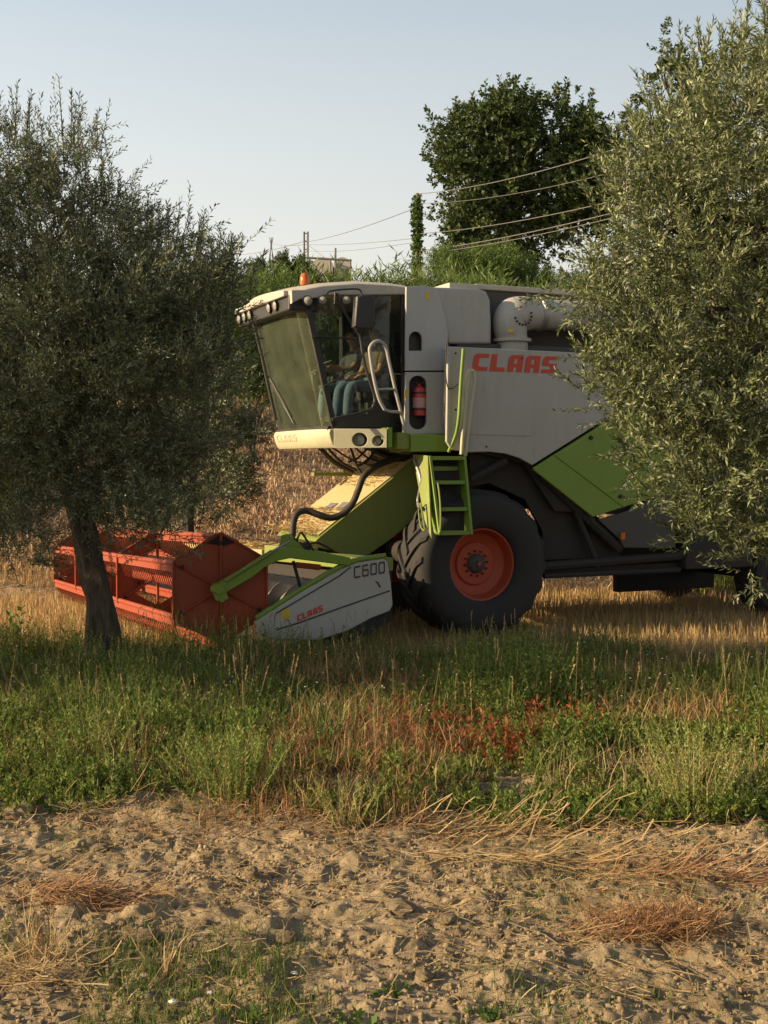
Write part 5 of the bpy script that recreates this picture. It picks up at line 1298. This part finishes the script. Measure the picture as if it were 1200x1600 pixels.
# straw lying on the header and feeder
def straw_on(n, xr, yr, zf, name, label, parent=None):
    x = rng.uniform(*xr, n); y = rng.uniform(*yr, n); z = zf(x, y); az = rng.uniform(0, 6.283, n); L = rng.uniform(.06, .26, n)
    D = unit(np.stack([np.cos(az), np.sin(az), rng.normal(size=n)*.22], -1)); P = np.stack([x, y, z], -1); 
    V, Fc = leaf_quads(P-D*(L/2)[:, None], D, L, rng.uniform(.006, .014, n)); o = npmesh(name, V, Fc, 4, STUBL, parent); tag(o, label, 'straw', kind='stuff'); return o
k = (a[1] if False else 0)
fa0 = fo[0]; fb0 = fo[3]
o = straw_on(700, (fb0[0]-.25, fb0[0]+.35), (FY0+.08, FY1-.05), lambda x, y: fb0[1]+np.maximum(0, (x-fb0[0]))*(fa0[1]-fb0[1])/(fa0[0]-fb0[0])+.03+rng.uniform(0, .07, len(x)), 'loose_straw', 'loose straw heaped at the foot of the feeder')
o.location = HARV; o.rotation_euler = (0, 0, TH)
o = straw_on(260, (fa0[0]-.55, fa0[0]-.1), (FY0+.08, FY1-.05), lambda x, y: fa0[1]+(x-fa0[0])*(fa0[1]-fb0[1])/(fa0[0]-fb0[0])+.04+rng.uniform(0, .03, len(x)), 'loose_straw', 'loose straw lying under the cab on the feeder top')
o.location = HARV; o.rotation_euler = (0, 0, TH)
o = straw_on(1300, (-2.12, -1.75), (FY1+.05, HY1-.3), lambda x, y: 1.19-(y-HY0)*.04+rng.uniform(0, .05, len(x)), 'loose_straw', 'loose straw lying along the far header beam')
o.location = HARV; o.rotation_euler = (0, 0, TH)

# ------------------------------------------------------------ clods, litter and single plants in the foreground
def clod_mesh(seed, sub=3):
    bm = bmesh.new(); bmesh.ops.create_icosphere(bm, subdivisions=sub, radius=1); r = random.Random(seed); off = r.uniform(0, 50)
    sx, sy, sz = r.uniform(.8, 1.3), r.uniform(.7, 1.1), r.uniform(.5, .8)
    for v in bm.verts:
        c = v.co; k = 1+.6*(float(fbm(c.x*1.1+off, c.y*1.1+c.z*1.7+off, 1.2, 3, seed))-.5)+.35*(float(vnoise(c.x*3.2+off, c.y*3.2+c.z*2.7))-.5)+.22*(float(vnoise(c.x*8+off, c.y*8+c.z*7))-.5)
        v.co = Vector((c.x*k*sx, c.y*k*sy, c.z*k*sz))
    me = bpy.data.meshes.new('soil_clod'); bm.to_mesh(me); bm.free(); me.materials.append(SOIL)
    me.polygons.foreach_set('use_smooth', [True]*len(me.polygons)); me.set_sharp_from_angle(angle=R(26)); return me
def gz(px, py):
    """ground point under a photo pixel"""
    lo, hi = 3.0, 30.0
    for _ in range(50):
        m_ = (lo+hi)/2; p = px_world(px, py, m_)
        if p.z > float(ground_h(p.x, p.y)): lo = m_
        else: hi = m_
    p = px_world(px, py, lo); return Vector((p.x, p.y, float(ground_h(p.x, p.y))))
cm = [clod_mesh(i) for i in range(6)]
big = [((622, 1425), .085, 'largest pale soil clod right of the middle of the bare ground'), ((368, 1352), .055, 'rounded pale clod below the feathery weeds left of centre'), ((428, 1362), .045, 'smaller rounded clod right of the rounded pale clod'),
       ((30, 1275), .11, 'big grey clod at the left edge under the weeds'), ((155, 1330), .07, 'knobbly clod on the left part of the ridge'), ((448, 1468), .045, 'angular clod with a dark hollow beside it'), ((60, 1300), .06, 'clod beside the big grey one at left'),
       ((225, 1470), .07, 'broad low clod in the lower left soil'), ((1085, 1590), .03, 'small tan clod at the lower right edge'), ((700, 1440), .05, 'flat clod right of the largest one')]
for i, (q, r, lab) in enumerate(big):
    o = bpy.data.objects.new('soil_clod', cm[i % 6]); COL.objects.link(o); o.location = gz(*q)+Vector((0, 0, r*.15)); r *= .75; o.scale = (r, r, r*.8); o.rotation_euler = (0, 0, random.uniform(0, 6))
    tag(o, lab, 'clod')
for i in range(46):
    y = random.uniform(3.7, 6.2); x = random.uniform(-1, 1)*(.33*y)
    if vnoise(x*1.3, y*1.3, 4) < .35: continue
    r = random.choice((.018, .022, .026, .03, .036)); o = bpy.data.objects.new('soil_clod', cm[i % 6]); COL.objects.link(o)
    o.location = (x, y, float(ground_h(x, y))+r*.1); o.scale = (r*random.uniform(.8, 1.3), r, r*random.uniform(.7, 1.1)); o.rotation_euler = (0, 0, random.uniform(0, 6))
    tag(o, 'small rounded clod of dry clay lying loose on the bare soil', 'clod', 'small loose soil clods')
# crumbs
ico = bmesh.new(); bmesh.ops.create_icosphere(ico, subdivisions=1, radius=1); iv = np.array([v.co[:] for v in ico.verts]); ifc = np.array([[v.index for v in f.verts] for f in ico.faces]); ico.free()
n = 26000; x, y = place(n, 0, 0, 3.2, 6.6, lambda x, y: .2+.8*mask(x, y, 2.2, 300, .38, .6), fan=.34); n = len(x)
r = .003+.009*rng.uniform(0, 1, n)**3; c = np.stack([x, y, ground_h(x, y)+r*.2], -1)
sc_ = r[:, None, None]*rng.uniform(.6, 1.35, (n, 1, 3)); V = (c[:, None, :] + iv[None]*sc_*rng.uniform(.75, 1.25, (n, len(iv), 1))).reshape(-1, 3)
Fc = (ifc[None]+(np.arange(n)*len(iv))[:, None, None]).reshape(-1, 3)
tag(npmesh('soil_crumbs', V, Fc, 3, SOIL), 'small crumbs of dry clay strewn over the bare soil', 'soil', kind='stuff')
# straw litter on the soil
def litter(n, cx, cy, sx, sy, L0, L1, w0, w1, mat, name, label, zr=.03, kind='stuff', cat='litter', tilt=.2, az0=None):
    x = rng.normal(size=n)*sx+cx; y = rng.normal(size=n)*sy+cy; L = rng.uniform(L0, L1, n)
    az = rng.uniform(0, 6.283, n) if az0 is None else rng.normal(size=n)*.45+az0
    D = unit(np.stack([np.cos(az), np.sin(az), rng.normal(size=n)*tilt], -1)); z = ground_h(x, y)+.008+rng.uniform(0, 1, n)*zr
    P = np.stack([x, y, z], -1); Vs = []; Fs = []
    # crooked three-piece stems
    for seg in range(3):
        D2 = unit(D+rng.normal(size=(n, 3))*.22); Q = P+D2*(L/3)[:, None]; sd_ = unit(np.cross(D2, np.array([[0, -.6, 1.]])))*(rng.uniform(w0, w1, n)/2)[:, None]
        Vs.append(np.stack([P-sd_, P+sd_, Q+sd_, Q-sd_], 1).reshape(-1, 3)); Fs.append(np.arange(4*n).reshape(-1, 4)); P = Q; D = D2
    V, Fc = join(*zip(Vs, Fs)); o = npmesh(name, V, Fc, 4, mat); tag(o, label, cat, kind=kind); return o
x_ = 0
litter(4200, 0, 5.2, 1.3, .8, .03, .14, .0015, .004, DRYL, 'straw_litter', 'bits of dry stalk scattered over the bare soil')
litter(1100, .3, 5.75, 1.4, .22, .05, .22, .002, .004, BROWNL, 'straw_litter', 'dead stems along the edge of the weeds', zr=.04)
def pile(q, n, sx, sy, L0, L1, mat, name, label, cat, zr, w=(.003, .008), az0=None, tilt=.25):
    c = gz(*q); return litter(n, c.x, c.y, sx, sy, L0, L1, w[0], w[1], mat, name, label, zr, 'stuff', cat, tilt, az0)
pile((870, 1345), 130, .30, .05, .12, .36, DRYL, 'dry_stalk_pile', 'long pale dry stalks lying flat along the weed edge at right', 'dry stalks', .06, (.003, .007), 0, .12)
pile((1060, 1375), 200, .22, .06, .08, .26, BROWNL, 'dry_stalk_pile', 'darker stalks at the right end of the pale stalks', 'dry stalks', .06, (.002, .005), .1)
pile((1020, 1460), 1500, .13, .05, .03, .12, BROWNL, 'dead_weed_heap', 'rust brown matted heap of dead weed at right', 'dead weeds', .07, (.0015, .003), tilt=.6)
pile((945, 1470), 40, .2, .05, .08, .25, DRYL, 'dry_stalk_pile', 'straw stalks sticking out left of the rust brown heap', 'dry stalks', .04, (.003, .005), .1, .12)
pile((1010, 1545), 60, .3, .07, .08, .25, DRYL, 'dry_stalk_pile', 'scattered stalks at the lower right of the soil', 'dry stalks', .03, (.003, .005), tilt=.1)
pile((120, 1400), 420, .15, .04, .04, .16, BROWNL, 'dead_weed_heap', 'reddish dead grass lying on the soil at left', 'dead weeds', .05, (.002, .004), .1)
pile((780, 1310), 200, .25, .05, .1, .35, DRYL, 'dry_stalk_pile', 'thin dry stalks at the weed edge in the middle', 'dry stalks', .05, (.003, .006), .2)
pile((50, 1535), 200, .11, .07, .06, .22, DRYL, 'dry_stalk_pile', 'mat of bleached straw at the lower left corner', 'dry stalks', .04, (.0025, .005))
def clump(q, n, h, spread, mat, name, label, cat, w=.005, lean=.6, bend=.5, droop=.2, leaves=None, kind=None):
    c = gz(*q); x = rng.normal(size=n)*spread; y = rng.normal(size=n)*spread
    root = empty(name, c, label=label, cat=cat)
    V, Fc = blades(x, y, ground_h(x+c.x, y+c.y)-c.z, rng.uniform(.5, 1, n)*h, np.full(n, w), lean, bend=bend, droop=droop)
    npmesh('stalks', V, Fc, 4, mat, root)['kind'] = 'stuff'
    if leaves:
        m, lf, wd_, lm, k_, sprd = leaves; O = np.stack([rng.normal(size=k_)*spread*.8, rng.normal(size=k_)*spread*.8, np.zeros(k_)], -1)
        D = unit(np.array([0, 0, 1.0])+O*np.array([[1, 1, 0]])*2.2/max(spread, .02)*.25+rng.normal(size=(k_, 3))*.12); Lh = rng.uniform(.6, 1, k_)*h
        V, Fc = join(leaf_quads(*twig_leaves(O, D, Lh, m, lf, wd_, sprd, jit=.25)), stems_quads(O, D, Lh, .006)); npmesh('leaves', V, Fc, 4, lm, root)
    return root
clump((62, 1500), 70, .30, .03, DRYL, 'straw_tuft', 'bleached straw tuft fanning out at the lower left', 'straw tuft', .004, 1.0, .3)
clump((262, 1525), 14, .20, .02, DRYL, 'straw_tuft', 'small pale straw tuft leaning left in the lower soil', 'straw tuft', .006, .6, .2)
clump((540, 1290), 50, .28, .06, DRYL, 'yellow_weed', 'straw yellow bushy weed at the soil edge in the centre', 'weed', .003, .5, leaves=(30, .02, .006, YGRN, 26, .8))
clump((1085, 1270), 60, .5, .10, DRYL, 'yellow_weed', 'tall yellow green bushy weed with many upright sprigs at right', 'weed', .003, .4, leaves=(60, .022, .007, YGRN, 60, .8))
clump((375, 1250), 30, .42, .12, GRASSL, 'bushy_weed', 'fresh green feathery weed bush left of the yellow weed', 'weed', .003, .3, leaves=(46, .028, .008, FEATH, 60, .8))
clump((150, 1200), 20, .36, .08, GRASSL, 'bushy_weed', 'pale green upright weed below the olive trunk', 'weed', .003, .3, leaves=(40, .03, .009, YGRN, 24, .9))
clump((510, 1180), 60, .45, .05, GRASSL, 'grass_tuft', 'dense bright green grass tuft in the middle of the strip', 'grass tuft', .009, .45, .5)
clump((20, 1010), 8, .5, .05, GRASSL, 'broadleaf_weed', 'tall broad leaved weed at the left edge', 'weed', .006, .2, leaves=(12, .10, .05, BRIGHT, 4, 1.2))
for q, h, lab in (((402, 1085), .62, 'tall leafy weed stalk in front of the header shield'), ((215, 1080), .66, 'tall stalk right of the olive trunk in front of the reel'), ((192, 1090), .45, 'shorter leafy stalk close to the olive trunk'),
               ((755, 1075), .42, 'drooping leafy stalk below the front wheel'), ((240, 1090), .55, 'leafy stalk in front of the red end plate'), ((1150, 1150), .5, 'tall leafy stalk at the right edge of the strip')):
    clump(q, 3, h*.5, .03, GRASSL, 'weed_stalk', lab, 'weed', .004, .2, leaves=(26, .06, .014, WEEDL if 'droop' not in lab else BRIGHT, 2, .9))
for q, lab, k_ in (((790, 1190), 'largest cluster of dried rust red leaves on a weed', 36), ((700, 1180), 'small dried red leaf cluster left of the largest one', 22), ((885, 1160), 'small dried red leaf cluster right of the largest one', 20), ((640, 1170), 'tiny dried red cluster on a thin stem', 9)):
    clump(q, 10, .34, .10, BROWNL, 'dried_red_weed', lab, 'weed', .003, .4, leaves=(12, .045, .018, REDL, k_, 1.0))
for q, lab in (((400, 1598), 'bright green seedlings at the bottom edge left of centre'), ((560, 1600), 'broad green seedling at the bottom edge in the centre'), ((620, 1560), 'small pale seedling near the bottom edge'), ((770, 1590), 'thin green seedling at the bottom right of centre')):
    clump(q, 6, .045, .03, GRASSL, 'seedling', lab, 'seedling', .003, .5, leaves=(6, .032, .017, BRIGHT, 6, 1.2))
clump((392, 1035), 130, .42, .10, BROWNL, 'dry_grass_tuft', 'brown dry grass tuft against the lower end of the header shield', 'grass tuft', .005, .3, .4)
clump((75, 1010), 120, .38, .16, DRYL, 'dry_grass_tuft', 'tan dry grass left of the olive trunk base', 'grass tuft', .005, .35, .4)
clump((215, 1050), 90, .40, .12, GRASSL, 'grass_tuft', 'tall green grass tuft right of the olive trunk base', 'grass tuft', .007, .3, .4, leaves=(24, .05, .013, WEEDL, 12, .9))
clump((305, 1130), 420, .26, .17, DRYL, 'dry_grass_tuft', 'flattened bleached grass patch in the left of the strip', 'grass tuft', .005, 1.0, .7)
clump((60, 1180), 420, .26, .13, BROWNL, 'dead_weed_heap', 'rust brown dead weed heap at the left edge of the strip', 'dead weeds', .004, 1.0, .8, .4)
clump((450, 1185), 420, .24, .10, BROWNL, 'dead_weed_heap', 'dark brown matted heap left of the bright grass tuft', 'dead weeds', .004, 1.1, .9, .5)
clump((1170, 1090), 70, .5, .15, YGRN, 'grass_tuft', 'tall yellowing grass at the right edge of the strip', 'grass tuft', .005, .3, .3)
# low green grass patches at the very bottom
x, y = place(26000, 0, 0, 3.3, 4.5, lambda x, y: mask(x, y, 1.6, 330, .42, .58)*np.clip((4.35-.15*x-y)/.4, 0, 1)*np.clip((.9-x)/1.2, .1, 1), fan=.36)
V, Fc = blades(x, y, ground_h(x, y)-.004, rng.uniform(.02, .07, len(x)), rng.uniform(.002, .004, len(x)), .6)
tag(npmesh('green_grass', V, Fc, 4, GRASSL), 'short green grass along the bottom edge', 'grass', kind='stuff')
x, y = place(26000, 0, 0, 4.4, 6.2, lambda x, y: np.maximum(mask(x, y, 1.3, 340, .56, .68)*.8, mask(x, y, 2.2, 350, .45, .6)*np.clip((y-5.0)/.7, 0, 1)), fan=.34)
V, Fc = blades(x, y, ground_h(x, y)-.004, rng.uniform(.015, .05, len(x)), rng.uniform(.0015, .003, len(x)), .7)
tag(npmesh('green_grass', V, Fc, 4, GRASSL), 'thin green grass patches on the bare soil', 'grass', kind='stuff')
for q, lab in (((330, 1556), 'white petal lying on the grass at the bottom'), ((270, 1570), 'second white scrap left of the first at the bottom'), ((461, 1525), 'tiny pale pebble on the soil')):
    o = bpy.data.objects.new('white_petal', cm[0].copy()); o.data.materials.clear(); o.data.materials.append(PETAL); COL.objects.link(o); o.location = gz(*q)+Vector((0, 0, .01)); o.scale = (.014, .011, .008); tag(o, lab, 'petal')
# white flowers in the strip
x, y = place(260, 0, 0, 7.5, 11.5, None, fan=FAN); n = len(x)
c = np.stack([x, y, ground_h(x, y)+rng.uniform(.18, .36, n)], -1); P = np.repeat(c, 5, 0); az = np.tile(np.arange(5)*1.2566, n)
D = np.stack([np.cos(az), np.sin(az), np.full(5*n, .3)], -1); V, Fc = leaf_quads(P, unit(D), np.full(5*n, .009), np.full(5*n, .006))
tag(npmesh('white_flowers', V, Fc, 4, PETAL), 'tiny white flowers scattered in the weeds', 'flowers', kind='stuff')
